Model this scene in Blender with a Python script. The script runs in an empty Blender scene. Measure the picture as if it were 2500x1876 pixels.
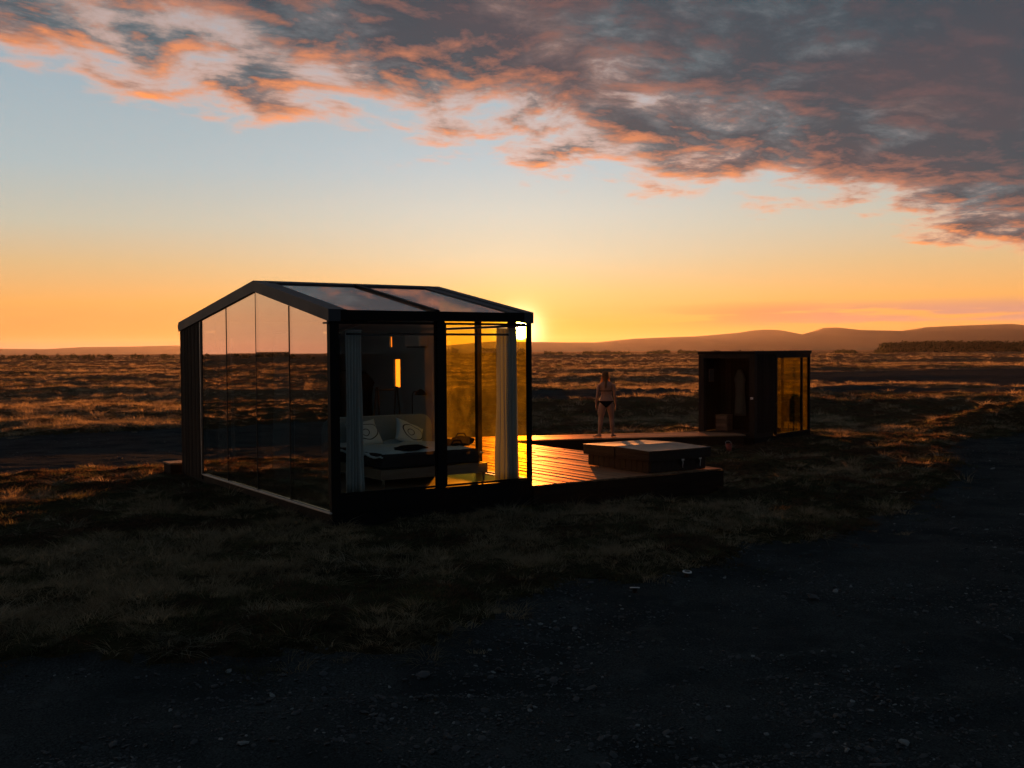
import bpy, bmesh, math, random
import numpy as np
from mathutils import Vector, Matrix

random.seed(7)
RNG = np.random.default_rng(11)
SC = bpy.context.scene
COL = SC.collection

# ------------------------------------------------------------------ camera
CAM_H, PITCH, ROLL = 2.35, 0.0309, 0.0062
cam_data = bpy.data.cameras.new('camera')
cam_data.lens, cam_data.sensor_width, cam_data.sensor_fit = 37.06, 36.0, 'HORIZONTAL'
cam_data.clip_start, cam_data.clip_end = 0.1, 40000.0
cam = bpy.data.objects.new('camera', cam_data)
COL.objects.link(cam)
_f = Vector((0, math.cos(PITCH), -math.sin(PITCH)))
_u = Vector((0, math.sin(PITCH), math.cos(PITCH)))
_r = Vector((1, 0, 0))
_cr = _r * math.cos(ROLL) - _u * math.sin(ROLL)
_cu = _r * math.sin(ROLL) + _u * math.cos(ROLL)
cam.matrix_world = Matrix(((_cr.x, _cu.x, -_f.x, 0), (_cr.y, _cu.y, -_f.y, 0), (_cr.z, _cu.z, -_f.z, CAM_H), (0, 0, 0, 1)))
SC.camera = cam

# ------------------------------------------------------------------ render settings
SC.view_settings.view_transform = 'Standard'
SC.view_settings.look = 'None'
SC.view_settings.exposure = 1.92
SC.view_settings.gamma = 1.0
SC.view_settings.use_curve_mapping = False
SC.render.engine = 'CYCLES'
cy = SC.cycles
cy.use_denoising = True
cy.max_bounces = 8
cy.diffuse_bounces = 3
cy.glossy_bounces = 5
cy.transmission_bounces = 6
cy.transparent_max_bounces = 24
cy.volume_bounces = 0
cy.sample_clamp_indirect = 4.0
cy.caustics_reflective = False
cy.caustics_refractive = False

# ------------------------------------------------------------------ node helpers
class X:
    """a socket (or number) with arithmetic"""
    def __init__(self, nt, s): self.nt, self.s = nt, s
    def _m(self, op, *o, clamp=False):
        n = self.nt.nodes.new('ShaderNodeMath'); n.operation = op; n.use_clamp = clamp
        for i, a in enumerate((self,) + o):
            a = a.s if isinstance(a, X) else a
            if isinstance(a, (int, float)): n.inputs[i].default_value = a
            else: self.nt.links.new(a, n.inputs[i])
        return X(self.nt, n.outputs[0])
    def __add__(self, o): return self._m('ADD', o)
    __radd__ = __add__
    def __sub__(self, o): return self._m('SUBTRACT', o)
    def __rsub__(self, o): return X(self.nt, o)._m('SUBTRACT', self)
    def __mul__(self, o): return self._m('MULTIPLY', o)
    __rmul__ = __mul__
    def __truediv__(self, o): return self._m('DIVIDE', o)
    def __pow__(self, o): return self._m('POWER', o)
    def max(self, o): return self._m('MAXIMUM', o)
    def min(self, o): return self._m('MINIMUM', o)
    def exp(self): return self._m('EXPONENT')
    def acos(self): return self._m('ARCCOSINE')
    def sat(self): return self._m('ADD', 0.0, clamp=True)
    def smooth(self, a, b):
        n = self.nt.nodes.new('ShaderNodeMapRange'); n.interpolation_type = 'SMOOTHSTEP'
        self.nt.links.new(self.s, n.inputs[0])
        n.inputs[1].default_value, n.inputs[2].default_value = a, b
        n.inputs[3].default_value, n.inputs[4].default_value = 0, 1
        return X(self.nt, n.outputs[0])

def lk(nt, v, sock):
    if isinstance(v, X): nt.links.new(v.s, sock)
    elif isinstance(v, (int, float)): sock.default_value = v
    elif isinstance(v, (tuple, list)): sock.default_value = tuple(v) + ((1,) if len(v) == 3 and len(sock.default_value) == 4 else ())
    else: nt.links.new(v, sock)

def combine(nt, x, y, z):
    n = nt.nodes.new('ShaderNodeCombineXYZ')
    for i, v in enumerate((x, y, z)): lk(nt, v, n.inputs[i])
    return n.outputs[0]

def noise(nt, vec, scale=1.0, detail=5.0, rough=0.5, dist=0.0, out='Fac'):
    n = nt.nodes.new('ShaderNodeTexNoise'); n.noise_dimensions = '3D'
    if vec is not None: nt.links.new(vec, n.inputs['Vector'])
    n.inputs['Scale'].default_value = scale; n.inputs['Detail'].default_value = detail
    n.inputs['Roughness'].default_value = rough; n.inputs['Distortion'].default_value = dist
    return X(nt, n.outputs[out])

def mixc(nt, f, a, b, mode='MIX'):
    n = nt.nodes.new('ShaderNodeMix'); n.data_type = 'RGBA'; n.blend_type = mode; n.clamp_factor = True
    lk(nt, f, n.inputs[0]); lk(nt, a, n.inputs[6]); lk(nt, b, n.inputs[7])
    return n.outputs[2]

def ramp(nt, f, stops, interp='LINEAR'):
    n = nt.nodes.new('ShaderNodeValToRGB'); n.color_ramp.interpolation = interp
    lk(nt, f, n.inputs[0])
    el = n.color_ramp.elements
    while len(el) < len(stops): el.new(0.5)
    for e, (p, c) in zip(el, stops):
        e.position = p; e.color = (c[0], c[1], c[2], 1)
    return n.outputs[0]

def lin(r, g, b):
    f = lambda c: (c / 255 / 12.92) if c / 255 <= 0.04045 else ((c / 255 + 0.055) / 1.055) ** 2.4
    return (f(r), f(g), f(b))

# ------------------------------------------------------------------ sky
SUN_AZ, SUN_EL = math.radians(0.486), math.radians(1.15)
SUN = Vector((math.sin(SUN_AZ) * math.cos(SUN_EL), math.cos(SUN_AZ) * math.cos(SUN_EL), math.sin(SUN_EL)))

world = bpy.data.worlds.new('World'); SC.world = world
world.use_nodes = True
wt = world.node_tree
wt.nodes.clear()
tc = wt.nodes.new('ShaderNodeTexCoord')
sep = wt.nodes.new('ShaderNodeSeparateXYZ')
wt.links.new(tc.outputs['Generated'], sep.inputs[0])
dx, dy, dz = (X(wt, sep.outputs[i]) for i in range(3))
sky = wt.nodes.new('ShaderNodeTexSky'); sky.sky_type = 'NISHITA'
sky.sun_disc = False; sky.sun_elevation = SUN_EL; sky.sun_rotation = SUN_AZ
sky.air_density, sky.dust_density, sky.ozone_density = 1.0, 1.5, 1.5
elev = dz.max(0.0)
cosang = (dx * SUN.x + dy * SUN.y + dz * SUN.z).min(0.9999999)
ang = cosang.acos() * (180 / math.pi)
# the clear evening sky: warm at the horizon, cool above, brighter towards the sun
side = ramp(wt, elev * 2.0, [
    (0.00, lin(226, 146, 92)), (0.035, lin(232, 150, 78)), (0.09, lin(232, 166, 90)), (0.16, lin(212, 178, 128)),
    (0.23, lin(190, 186, 166)), (0.33, lin(168, 182, 184)), (0.50, lin(150, 170, 181)), (1.0, lin(96, 112, 122))])
front = ramp(wt, elev * 2.0, [
    (0.00, lin(236, 142, 48)), (0.05, lin(240, 166, 70)), (0.11, lin(228, 190, 122)), (0.18, lin(212, 202, 172)),
    (0.26, lin(202, 206, 196)), (0.36, lin(180, 198, 206)), (0.55, lin(165, 184, 194)), (1.0, lin(96, 112, 122))])
pink = ramp(wt, elev * 2.0, [(0.00, lin(206, 144, 112)), (0.06, lin(214, 158, 118)), (0.14, lin(210, 172, 132)), (0.25, lin(192, 178, 156)), (0.40, lin(168, 176, 174)), (1.0, lin(96, 112, 122))])
side = mixc(wt, ang.smooth(26, 58), side, pink)
clear = mixc(wt, (ang * ang * -1.0 / (14.0 * 14.0)).exp(), side, front)
back = (dy * -1.0).smooth(-0.15, 0.9)
clear = mixc(wt, back * 0.9, clear, lin(126, 144, 150))
glow_a = (ang * ang * -1.0 / (0.95 * 0.95)).exp() * 1.8
glow_b = (ang * -1.0 / 2.4).exp() * 0.30
glow = mixc(wt, 1.0, mixc(wt, 1.0, (1.0, 0.86, 0.5), glow_a.s, 'MULTIPLY'), mixc(wt, 1.0, (1.0, 0.62, 0.16), glow_b.s, 'MULTIPLY'), 'ADD')
clear = mixc(wt, 1.0, clear, glow, 'ADD')

# cloud sheet on a level plane overhead, its edge running away to the right
zc = elev + 0.015
px, py = dx / zc, dy / zc
edge = (6.05 + px * 1.02 - py) * (1 / 1.366)         # plane units inside the sheet
zs = elev + 0.08                                    # the sheet has depth: its billows foreshorten less than a flat plane
fx, fy = dx / zs, dy / zs
acr = fy * 1.55 - fx * 0.55
alo = fx * 2.3 + fy * 0.25
def cloud_density(e, p, q):
    wob = noise(wt, combine(wt, p * 0.6, q * 0.6, 7.7), 1.0, 2.0, 0.5) - 0.5
    big = noise(wt, combine(wt, p * 0.55, q * 0.75, 3.7), 1.0, 3.0, 0.5)
    fine = noise(wt, combine(wt, p * 1.9 + wob * 1.1, q * 2.5 + wob * 1.1, 0.3), 1.0, 11.0, 0.60, 0.15)
    cov = e.smooth(-0.7, 2.4) * 0.72 - (e * -1.0 - 0.2).max(0.0).min(1.0) * 0.6
    return fine * 1.0 + big * 0.95 + cov - 1.30
d0 = cloud_density(edge, alo, acr)
# the low sun lights the sides of the billows that face it (farther out on the sheet)
d1 = cloud_density(edge - 0.06, alo + 0.02, acr + 0.12)
alpha = d0.smooth(-0.06, 0.22)
lit = ((d0 - d1) * 5.0).sat()
near_edge = 1.0 - edge.smooth(0.5, 3.0)
thick = d0.smooth(0.0, 0.26)
tint = noise(wt, combine(wt, alo * 0.7, acr * 0.8, 9.1), 1.0, 3.0, 0.5).smooth(0.40, 0.64)
dark = d0.smooth(0.08, 0.42)
body = mixc(wt, dark, mixc(wt, tint, lin(108, 124, 130), lin(128, 106, 102)), mixc(wt, tint, lin(42, 64, 76), lin(58, 64, 74)))
body = mixc(wt, edge.smooth(2.0, 5.0) * 0.35, body, lin(46, 64, 74))
thin_c = mixc(wt, near_edge, lin(150, 150, 152), lin(250, 172, 128))
ccol = mixc(wt, thick, thin_c, body)
lit_c = mixc(wt, near_edge, lin(182, 112, 96), lin(255, 154, 88))
ccol = mixc(wt, lit * (near_edge * 0.9 + 0.10), ccol, lit_c)
sheet = mixc(wt, alpha * 0.97, clear, ccol)
# thin bars of cloud low over the hills
hb = noise(wt, combine(wt, dx * 6.0 + 2.1, dz * 95.0, 1.3), 1.0, 7.0, 0.6)
hmask = (dz - 0.018).smooth(0.0, 0.010) * (1.0 - (dz - 0.034).smooth(0.0, 0.014)) * (dx.smooth(0.10, 0.26) + 0.08)
ha = (hb - 0.455).smooth(0.0, 0.11) * hmask
sheet = mixc(wt, ha * 0.85, sheet, mixc(wt, dx.smooth(0.15, 0.42), lin(214, 130, 84), lin(190, 138, 120)))
hz = (1.0 - dz.smooth(0.004, 0.014)) * (dx * -1.0).smooth(0.1, 0.4)
sheet = mixc(wt, hz * 0.5, sheet, lin(214, 142, 110))
disc = (1.0 - ang.smooth(0.40, 0.56)) * 90.0
sheet = mixc(wt, 1.0, sheet, mixc(wt, 1.0, (1.0, 0.93, 0.78), disc.s, 'MULTIPLY'), 'ADD')
bg = wt.nodes.new('ShaderNodeBackground'); wt.links.new(sheet, bg.inputs[0]); bg.inputs[1].default_value = 0.284
bg2 = wt.nodes.new('ShaderNodeBackground'); wt.links.new(sky.outputs[0], bg2.inputs[0]); bg2.inputs[1].default_value = 0.001
addw = wt.nodes.new('ShaderNodeAddShader')
wt.links.new(bg.outputs[0], addw.inputs[0]); wt.links.new(bg2.outputs[0], addw.inputs[1])
wo = wt.nodes.new('ShaderNodeOutputWorld'); wt.links.new(addw.outputs[0], wo.inputs[0])

# ------------------------------------------------------------------ sun
sl = bpy.data.lights.new('sun', 'SUN'); sl.energy = 5.0; sl.color = (1.0, 0.29, 0.06); sl.angle = math.radians(0.53)
so = bpy.data.objects.new('sun', sl); COL.objects.link(so)
so.rotation_euler = SUN.to_track_quat('Z', 'Y').to_euler()

# ------------------------------------------------------------------ object helpers
def tag(o, label=None, cat=None, group=None, kind=None):
    if label: o['label'] = label
    if cat: o['category'] = cat
    if group: o['group'] = group
    if kind: o['kind'] = kind
    return o

def empty(name, loc=(0, 0, 0), rz=0.0):
    o = bpy.data.objects.new(name, None); COL.objects.link(o)
    o.location = loc; o.rotation_euler = (0, 0, rz); o.empty_display_size = 0.2
    return o

def put(name, me, mat=None, parent=None, loc=None, rot=None):
    o = bpy.data.objects.new(name, me); COL.objects.link(o)
    if mat is not None and not me.materials: me.materials.append(mat)
    if parent: o.parent = parent
    if loc: o.location = loc
    if rot: o.rotation_euler = rot
    return o

class MB:
    def __init__(self): self.v, self.f, self.sm = [], [], []
    def add(self, vs, fs, smooth=False):
        n = len(self.v); self.v += [tuple(v) for v in vs]
        self.f += [tuple(i + n for i in f) for f in fs]; self.sm += [smooth] * len(fs)
        return self
    def box(self, x0, x1, y0, y1, z0, z1):
        vs = [(x, y, z) for z in (z0, z1) for y in (y0, y1) for x in (x0, x1)]
        return self.add(vs, [(0, 2, 3, 1), (4, 5, 7, 6), (0, 1, 5, 4), (2, 6, 7, 3), (0, 4, 6, 2), (1, 3, 7, 5)])
    def prism(self, poly, axis, lo, hi):
        """poly: 2-D outline; axis the extrusion axis; the outline fills the other two in order"""
        def mk(p, t):
            q = list(p); q.insert(axis, t); return tuple(q)
        n = len(poly)
        vs = [mk(p, lo) for p in poly] + [mk(p, hi) for p in poly]
        fs = [tuple(range(n))[::-1], tuple(range(n, 2 * n))] + [(i, (i + 1) % n, n + (i + 1) % n, n + i) for i in range(n)]
        return self.add(vs, fs)
    def tube(self, pts, radii, seg=10, cap=True, smooth=True):
        pts = [Vector(p) for p in pts]
        if not hasattr(radii, '__len__'): radii = [radii] * len(pts)
        rings = []; prev = None
        for i, p in enumerate(pts):
            t = (pts[min(i + 1, len(pts) - 1)] - pts[max(i - 1, 0)]).normalized()
            a = prev if prev is not None else (Vector((0, 0, 1)) if abs(t.z) < 0.9 else Vector((1, 0, 0)))
            a = (a - t * a.dot(t)).normalized(); b = t.cross(a); prev = a
            rings.append([p + (a * math.cos(k * 2 * math.pi / seg) + b * math.sin(k * 2 * math.pi / seg)) * radii[i] for k in range(seg)])
        vs = [v for r in rings for v in r]; fs = []
        for i in range(len(pts) - 1):
            for k in range(seg):
                k2 = (k + 1) % seg
                fs.append((i * seg + k, i * seg + k2, (i + 1) * seg + k2, (i + 1) * seg + k))
        self.add(vs, fs, smooth)
        if cap:
            m = len(vs); self.f += [tuple(len(self.v) - m + k for k in range(seg))[::-1], tuple(len(self.v) - seg + k for k in range(seg))]
            self.sm += [False, False]
        return self
    def loft(self, rings, cap=True, smooth=True):
        """rings: list of equal-length lists of points"""
        seg = len(rings[0]); vs = [v for r in rings for v in r]; fs = []
        for i in range(len(rings) - 1):
            for k in range(seg):
                k2 = (k + 1) % seg
                fs.append((i * seg + k, i * seg + k2, (i + 1) * seg + k2, (i + 1) * seg + k))
        self.add(vs, fs, smooth)
        if cap:
            m = len(self.v)
            self.f += [tuple(m - len(vs) + k for k in range(seg))[::-1], tuple(m - seg + k for k in range(seg))]; self.sm += [False, False]
        return self
    def mesh(self, name, bevel=0.0):
        me = bpy.data.meshes.new(name); me.from_pydata(self.v, [], self.f); me.update()
        bm = bmesh.new(); bm.from_mesh(me)
        bmesh.ops.recalc_face_normals(bm, faces=bm.faces)
        if bevel > 0: bmesh.ops.bevel(bm, geom=list(bm.edges), offset=bevel, segments=1, affect='EDGES', clamp_overlap=True)
        bm.to_mesh(me); bm.free()
        if bevel <= 0: me.polygons.foreach_set('use_smooth', self.sm)
        return me
    def build(self, name, mat, parent=None, bevel=0.0, loc=None, rot=None):
        return put(name, self.mesh(name, bevel), mat, parent, loc, rot)

# ------------------------------------------------------------------ materials
def new_mat(name):
    m = bpy.data.materials.new(name); m.use_nodes = True; nt = m.node_tree; nt.nodes.clear()
    out = nt.nodes.new('ShaderNodeOutputMaterial')
    return m, nt, out

def principled(nt, out, base, rough, metallic=0.0, spec=0.5, normal=None):
    b = nt.nodes.new('ShaderNodeBsdfPrincipled')
    lk(nt, base, b.inputs['Base Color']); lk(nt, rough, b.inputs['Roughness'])
    b.inputs['Metallic'].default_value = metallic; b.inputs['Specular IOR Level'].default_value = spec
    if normal is not None: nt.links.new(normal, b.inputs['Normal'])
    nt.links.new(b.outputs[0], out.inputs[0])
    return b

def objco(nt):
    return nt.nodes.new('ShaderNodeTexCoord').outputs['Object']

def mapping(nt, vec, scale):
    n = nt.nodes.new('ShaderNodeMapping'); nt.links.new(vec, n.inputs[0]); n.inputs['Scale'].default_value = scale
    return n.outputs[0]

def bump(nt, h, strength=0.3, dist=0.01):
    n = nt.nodes.new('ShaderNodeBump'); n.inputs['Strength'].default_value = strength; n.inputs['Distance'].default_value = dist
    lk(nt, h, n.inputs['Height']); return n.outputs[0]

def mat_plain(name, col, rough=0.5, metallic=0.0, spec=0.5, var=0.25, scale=6.0, bmp=0.15):
    m, nt, out = new_mat(name)
    co = objco(nt)
    n = noise(nt, co, scale, 5.0, 0.6)
    c = mixc(nt, n, tuple(v * (1 - var) for v in col), tuple(v * (1 + var) for v in col))
    r = n * 0.25 + (rough - 0.12)
    principled(nt, out, c, r, metallic, spec, bump(nt, noise(nt, co, scale * 14, 3.0), bmp, 0.004) if bmp else None)
    return m

def mat_wood(name, a, b, axis, rough=0.55, grain=1.0, spec=0.4, bmp=0.35):
    m, nt, out = new_mat(name)
    co = objco(nt)
    info = nt.nodes.new('ShaderNodeObjectInfo')
    off = nt.nodes.new('ShaderNodeVectorMath'); off.operation = 'ADD'
    nt.links.new(co, off.inputs[0])
    rv = X(nt, info.outputs['Random'])
    nt.links.new(combine(nt, rv * 37.0, rv * 11.0, rv * 23.0), off.inputs[1])
    sc = [22.0 * grain] * 3; sc[axis] = 1.4 * grain
    v = mapping(nt, off.outputs[0], sc)
    g = noise(nt, v, 1.0, 6.0, 0.6, 0.4)
    w = noise(nt, off.outputs[0], 1.7, 3.0, 0.5)
    c = mixc(nt, g.smooth(0.3, 0.72), a, b)
    c = mixc(nt, (rv - 0.5) * 0.9 + w * 0.5, c, tuple(0.5 * x for x in a))
    principled(nt, out, c, g * 0.3 + (rough - 0.15), 0.0, spec, bump(nt, g, bmp, 0.004))
    return m

def mat_glass(name, tintc, r0=0.10, gain=0.85, power=2.5, dust=0.02, dustc=(0.9, 0.66, 0.25)):
    m, nt, out = new_mat(name)
    lw = nt.nodes.new('ShaderNodeLayerWeight'); lw.inputs['Blend'].default_value = 0.5
    refl = (X(nt, lw.outputs['Facing']) ** power) * gain + r0
    tr = nt.nodes.new('ShaderNodeBsdfTransparent'); tr.inputs[0].default_value = tintc + (1,)
    gl = nt.nodes.new('ShaderNodeBsdfGlossy'); gl.inputs['Roughness'].default_value = 0.0
    gl.inputs[0].default_value = (1.0, 0.95, 0.90, 1)
    mx = nt.nodes.new('ShaderNodeMixShader'); nt.links.new(refl.s, mx.inputs[0])
    nt.links.new(tr.outputs[0], mx.inputs[1]); nt.links.new(gl.outputs[0], mx.inputs[2])
    tl = nt.nodes.new('ShaderNodeBsdfTranslucent'); tl.inputs[0].default_value = dustc + (1,)
    mx2 = nt.nodes.new('ShaderNodeMixShader')
    dn = noise(nt, objco(nt), 3.0, 5.0, 0.6).smooth(0.25, 0.8) * dust * 1.5 + dust * 0.3
    nt.links.new(dn.s, mx2.inputs[0])
    nt.links.new(mx.outputs[0], mx2.inputs[1]); nt.links.new(tl.outputs[0], mx2.inputs[2])
    nt.links.new(mx2.outputs[0], out.inputs[0])
    return m

def mat_cloth(name, col, trans=0.35, scale=60.0, var=0.15):
    m, nt, out = new_mat(name)
    co = objco(nt)
    n = noise(nt, co, scale, 3.0)
    c = mixc(nt, n, tuple(v * (1 - var) for v in col), tuple(v * (1 + var) for v in col))
    d = nt.nodes.new('ShaderNodeBsdfDiffuse'); nt.links.new(c, d.inputs[0])
    t = nt.nodes.new('ShaderNodeBsdfTranslucent'); nt.links.new(c, t.inputs[0])
    mx = nt.nodes.new('ShaderNodeMixShader'); mx.inputs[0].default_value = trans
    nrm = bump(nt, n, 0.2, 0.003)
    nt.links.new(nrm, d.inputs['Normal'])
    nt.links.new(d.outputs[0], mx.inputs[1]); nt.links.new(t.outputs[0], mx.inputs[2])
    nt.links.new(mx.outputs[0], out.inputs[0])
    return m

M = {}
M['black'] = mat_plain('black_aluminium', (0.006, 0.006, 0.007), 0.6, 0.0, 0.12, 0.2, 3.0, 0.05)
M['fascia'] = mat_plain('grey_sheet_metal', (0.050, 0.054, 0.064), 0.55, 0.0, 0.25, 0.12, 2.0, 0.05)
M['drip'] = mat_plain('bare_aluminium_trim', (0.45, 0.46, 0.46), 0.45, 0.8, 0.5, 0.1, 8.0, 0.05)
M['clad'] = mat_wood('dark_cladding', (0.026, 0.019, 0.015), (0.066, 0.048, 0.037), 2, 0.8, 1.0, 0.05)
def mat_deck(name, a, b, axis, sheen):
    m = mat_wood(name, a, b, axis, 0.8, 1.0, 0.0)
    nt = m.node_tree; out = [n for n in nt.nodes if n.type == 'OUTPUT_MATERIAL'][0]
    pb = [n for n in nt.nodes if n.type == 'BSDF_PRINCIPLED'][0]
    g = nt.nodes.new('ShaderNodeBsdfGlossy'); g.inputs['Roughness'].default_value = 0.46
    g.inputs[0].default_value = (0.95, 0.62, 0.40, 1)
    nt.links.new(pb.inputs['Normal'].links[0].from_socket, g.inputs['Normal'])
    info = nt.nodes.new('ShaderNodeObjectInfo')
    f = X(nt, info.outputs['Random']) * sheen * 0.7 + noise(nt, objco(nt), 2.2, 4.0) * sheen * 0.9 + sheen * 0.1
    lw = nt.nodes.new('ShaderNodeLayerWeight'); lw.inputs['Blend'].default_value = 0.5
    f = f * (X(nt, lw.outputs['Facing']) ** 3.0)
    mx = nt.nodes.new('ShaderNodeMixShader'); nt.links.new(f.s, mx.inputs[0])
    nt.links.new(pb.outputs[0], mx.inputs[1]); nt.links.new(g.outputs[0], mx.inputs[2]); nt.links.new(mx.outputs[0], out.inputs[0])
    return m
M['deck'] = mat_deck('deck_timber', (0.13, 0.085, 0.055), (0.26, 0.17, 0.105), 1, 0.46)
M['walk'] = mat_deck('walkway_timber', (0.16, 0.105, 0.065), (0.30, 0.20, 0.125), 0, 0.50)
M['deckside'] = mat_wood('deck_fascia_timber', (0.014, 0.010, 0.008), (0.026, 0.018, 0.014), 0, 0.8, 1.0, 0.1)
M['sauna'] = mat_wood('sauna_cladding', (0.008, 0.007, 0.007), (0.018, 0.015, 0.014), 2, 0.8, 1.0, 0.1)
M['saunaframe'] = mat_wood('sauna_frame_timber', (0.016, 0.015, 0.014), (0.032, 0.028, 0.025), 2, 0.75, 1.0, 0.15)
M['glass'] = mat_glass('front_glass', (0.95, 0.97, 0.96), 0.012, 0.55, 3.5, 0.005, (0.8, 0.8, 0.75))
M['glass_gable'] = mat_glass('solar_mirror_glass', (0.86, 0.92, 0.92), 0.15, 1.20, 2.0, 0.004, (0.8, 0.8, 0.75))
M['glass_far'] = mat_glass('amber_solar_glass', (0.94, 0.88, 0.30), 0.03, 0.5, 3.0, 0.022, (0.9, 0.85, 0.3))
M['glass_sauna'] = mat_glass('olive_sauna_glass', (0.84, 0.80, 0.30), 0.03, 0.5, 3.0, 0.010, (0.8, 0.75, 0.3))
M['glass_roof'] = mat_glass('roof_glass', (0.72, 0.74, 0.74), 0.08, 0.80, 1.5, 0.01, (0.8, 0.8, 0.75))
M['floor'] = mat_wood('cabin_floor_timber', (0.22, 0.17, 0.12), (0.34, 0.27, 0.19), 0, 0.35, 0.6)
M['wall_in'] = mat_plain('white_inner_wall', (0.42, 0.50, 0.52), 0.8, 0, 0.2, 0.05, 2.0, 0.03)
M['wall_brown'] = mat_wood('brown_inner_wall', (0.10, 0.075, 0.055), (0.17, 0.13, 0.09), 2, 0.6, 0.6)
M['curtain'] = mat_cloth('grey_curtain_cloth', (0.56, 0.62, 0.63), 0.30)
M['linen'] = mat_cloth('white_linen', (0.56, 0.68, 0.71), 0.15, 14.0)
M['headboard'] = mat_cloth('grey_upholstery', (0.32, 0.41, 0.44), 0.05, 40.0)
M['mattress'] = mat_cloth('dark_mattress_cover', (0.03, 0.03, 0.035), 0.0, 40.0)
M['bedwood'] = mat_wood('bed_oak', (0.13, 0.11, 0.08), (0.21, 0.18, 0.135), 0, 0.5, 0.8)
M['darkcloth'] = mat_cloth('black_cloth', (0.012, 0.012, 0.014), 0.0, 30.0)
M['robe'] = mat_cloth('grey_towelling', (0.07, 0.09, 0.10), 0.05, 50.0)
M['tub'] = mat_plain('tub_skirt', (0.024, 0.020, 0.018), 0.7, 0, 0.2, 0.2, 5.0, 0.1)
M['cover'] = mat_plain('vinyl_tub_cover', (0.024, 0.021, 0.020), 0.46, 0, 0.5, 0.2, 4.0, 0.2)
M['strap'] = mat_plain('pale_plastic', (0.55, 0.55, 0.52), 0.5, 0, 0.5, 0.1, 9.0, 0.05)
M['iron'] = mat_plain('black_iron', (0.018, 0.018, 0.02), 0.5, 0.3, 0.5, 0.2, 9.0, 0.2)
M['stone'] = mat_plain('grey_stone', (0.10, 0.10, 0.10), 0.85, 0, 0.3, 0.35, 12.0, 0.4)
M['red'] = mat_plain('red_enamel', (0.20, 0.035, 0.022), 0.5, 0, 0.5, 0.2, 7.0, 0.1)
M['white'] = mat_plain('white_plastic', (0.75, 0.76, 0.76), 0.45, 0, 0.5, 0.05, 5.0, 0.03)
M['crate'] = mat_wood('crate_pine', (0.10, 0.08, 0.06), (0.17, 0.135, 0.10), 0, 0.7, 1.0)
M['skin'] = mat_plain('skin', (0.26, 0.15, 0.105), 0.5, 0, 0.4, 0.08, 9.0, 0.05)
for _n in M['skin'].node_tree.nodes:
    if _n.type == 'BSDF_PRINCIPLED':
        _n.inputs['Sheen Weight'].default_value = 0.5; _n.inputs['Sheen Roughness'].default_value = 0.25; _n.inputs['Sheen Tint'].default_value = (1, 0.8, 0.6, 1)
M['bikini'] = mat_cloth('black_swimwear', (0.010, 0.010, 0.012), 0.0, 80.0)
def mat_hair():
    m, nt, out = new_mat('blond_hair')
    g = noise(nt, mapping(nt, objco(nt), (120, 120, 4)), 1.0, 4.0)
    c = mixc(nt, g, (0.26, 0.15, 0.06), (0.70, 0.48, 0.22))
    b = nt.nodes.new('ShaderNodeBsdfPrincipled'); nt.links.new(mixc(nt, 0.75, c, (0.03, 0.018, 0.010)), b.inputs['Base Color']); b.inputs['Roughness'].default_value = 0.6
    t = nt.nodes.new('ShaderNodeBsdfTranslucent'); nt.links.new(c, t.inputs[0])
    mx = nt.nodes.new('ShaderNodeMixShader'); mx.inputs[0].default_value = 0.55
    nt.links.new(bump(nt, g, 0.5, 0.004), b.inputs['Normal'])
    nt.links.new(b.outputs[0], mx.inputs[1]); nt.links.new(t.outputs[0], mx.inputs[2]); nt.links.new(mx.outputs[0], out.inputs[0])
    return m
M['hair'] = mat_hair()
def mat_frost():
    m, nt, out = new_mat('frosted_amber_glass')
    t = nt.nodes.new('ShaderNodeBsdfTranslucent'); t.inputs[0].default_value = (1.0, 0.62, 0.10, 1)
    g = nt.nodes.new('ShaderNodeBsdfGlossy'); g.inputs['Roughness'].default_value = 0.3
    mx = nt.nodes.new('ShaderNodeMixShader'); mx.inputs[0].default_value = 0.06
    nt.links.new(t.outputs[0], mx.inputs[1]); nt.links.new(g.outputs[0], mx.inputs[2]); nt.links.new(mx.outputs[0], out.inputs[0])
    return m
M['frost'] = mat_frost()

def mat_print():
    m, nt, out = new_mat('pillow_line_print')
    co = objco(nt)
    s = nt.nodes.new('ShaderNodeSeparateXYZ'); nt.links.new(co, s.inputs[0])
    w = noise(nt, co, 3.0, 1.0)
    x = X(nt, s.outputs[0]) + (w - 0.5) * 0.14; z = X(nt, s.outputs[1]) + (w - 0.5) * 0.10
    r1 = (((x - 0.02) * (x - 0.02)) * 0.8 + (z * z) * 1.9) ** 0.5
    r2 = (((x + 0.02) * (x + 0.02)) * 1.6 + ((z + 0.02) * (z + 0.02)) * 2.2) ** 0.5
    l1 = 1.0 - (r1 - 0.19)._m('ABSOLUTE').smooth(0.006, 0.014)
    l2 = 1.0 - (r2 - 0.085)._m('ABSOLUTE').smooth(0.006, 0.013)
    c = mixc(nt, l1.max(l2), (0.58, 0.70, 0.72), (0.02, 0.02, 0.025))
    d = nt.nodes.new('ShaderNodeBsdfDiffuse'); nt.links.new(c, d.inputs[0]); nt.links.new(d.outputs[0], out.inputs[0])
    return m
M['print'] = mat_print()

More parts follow.
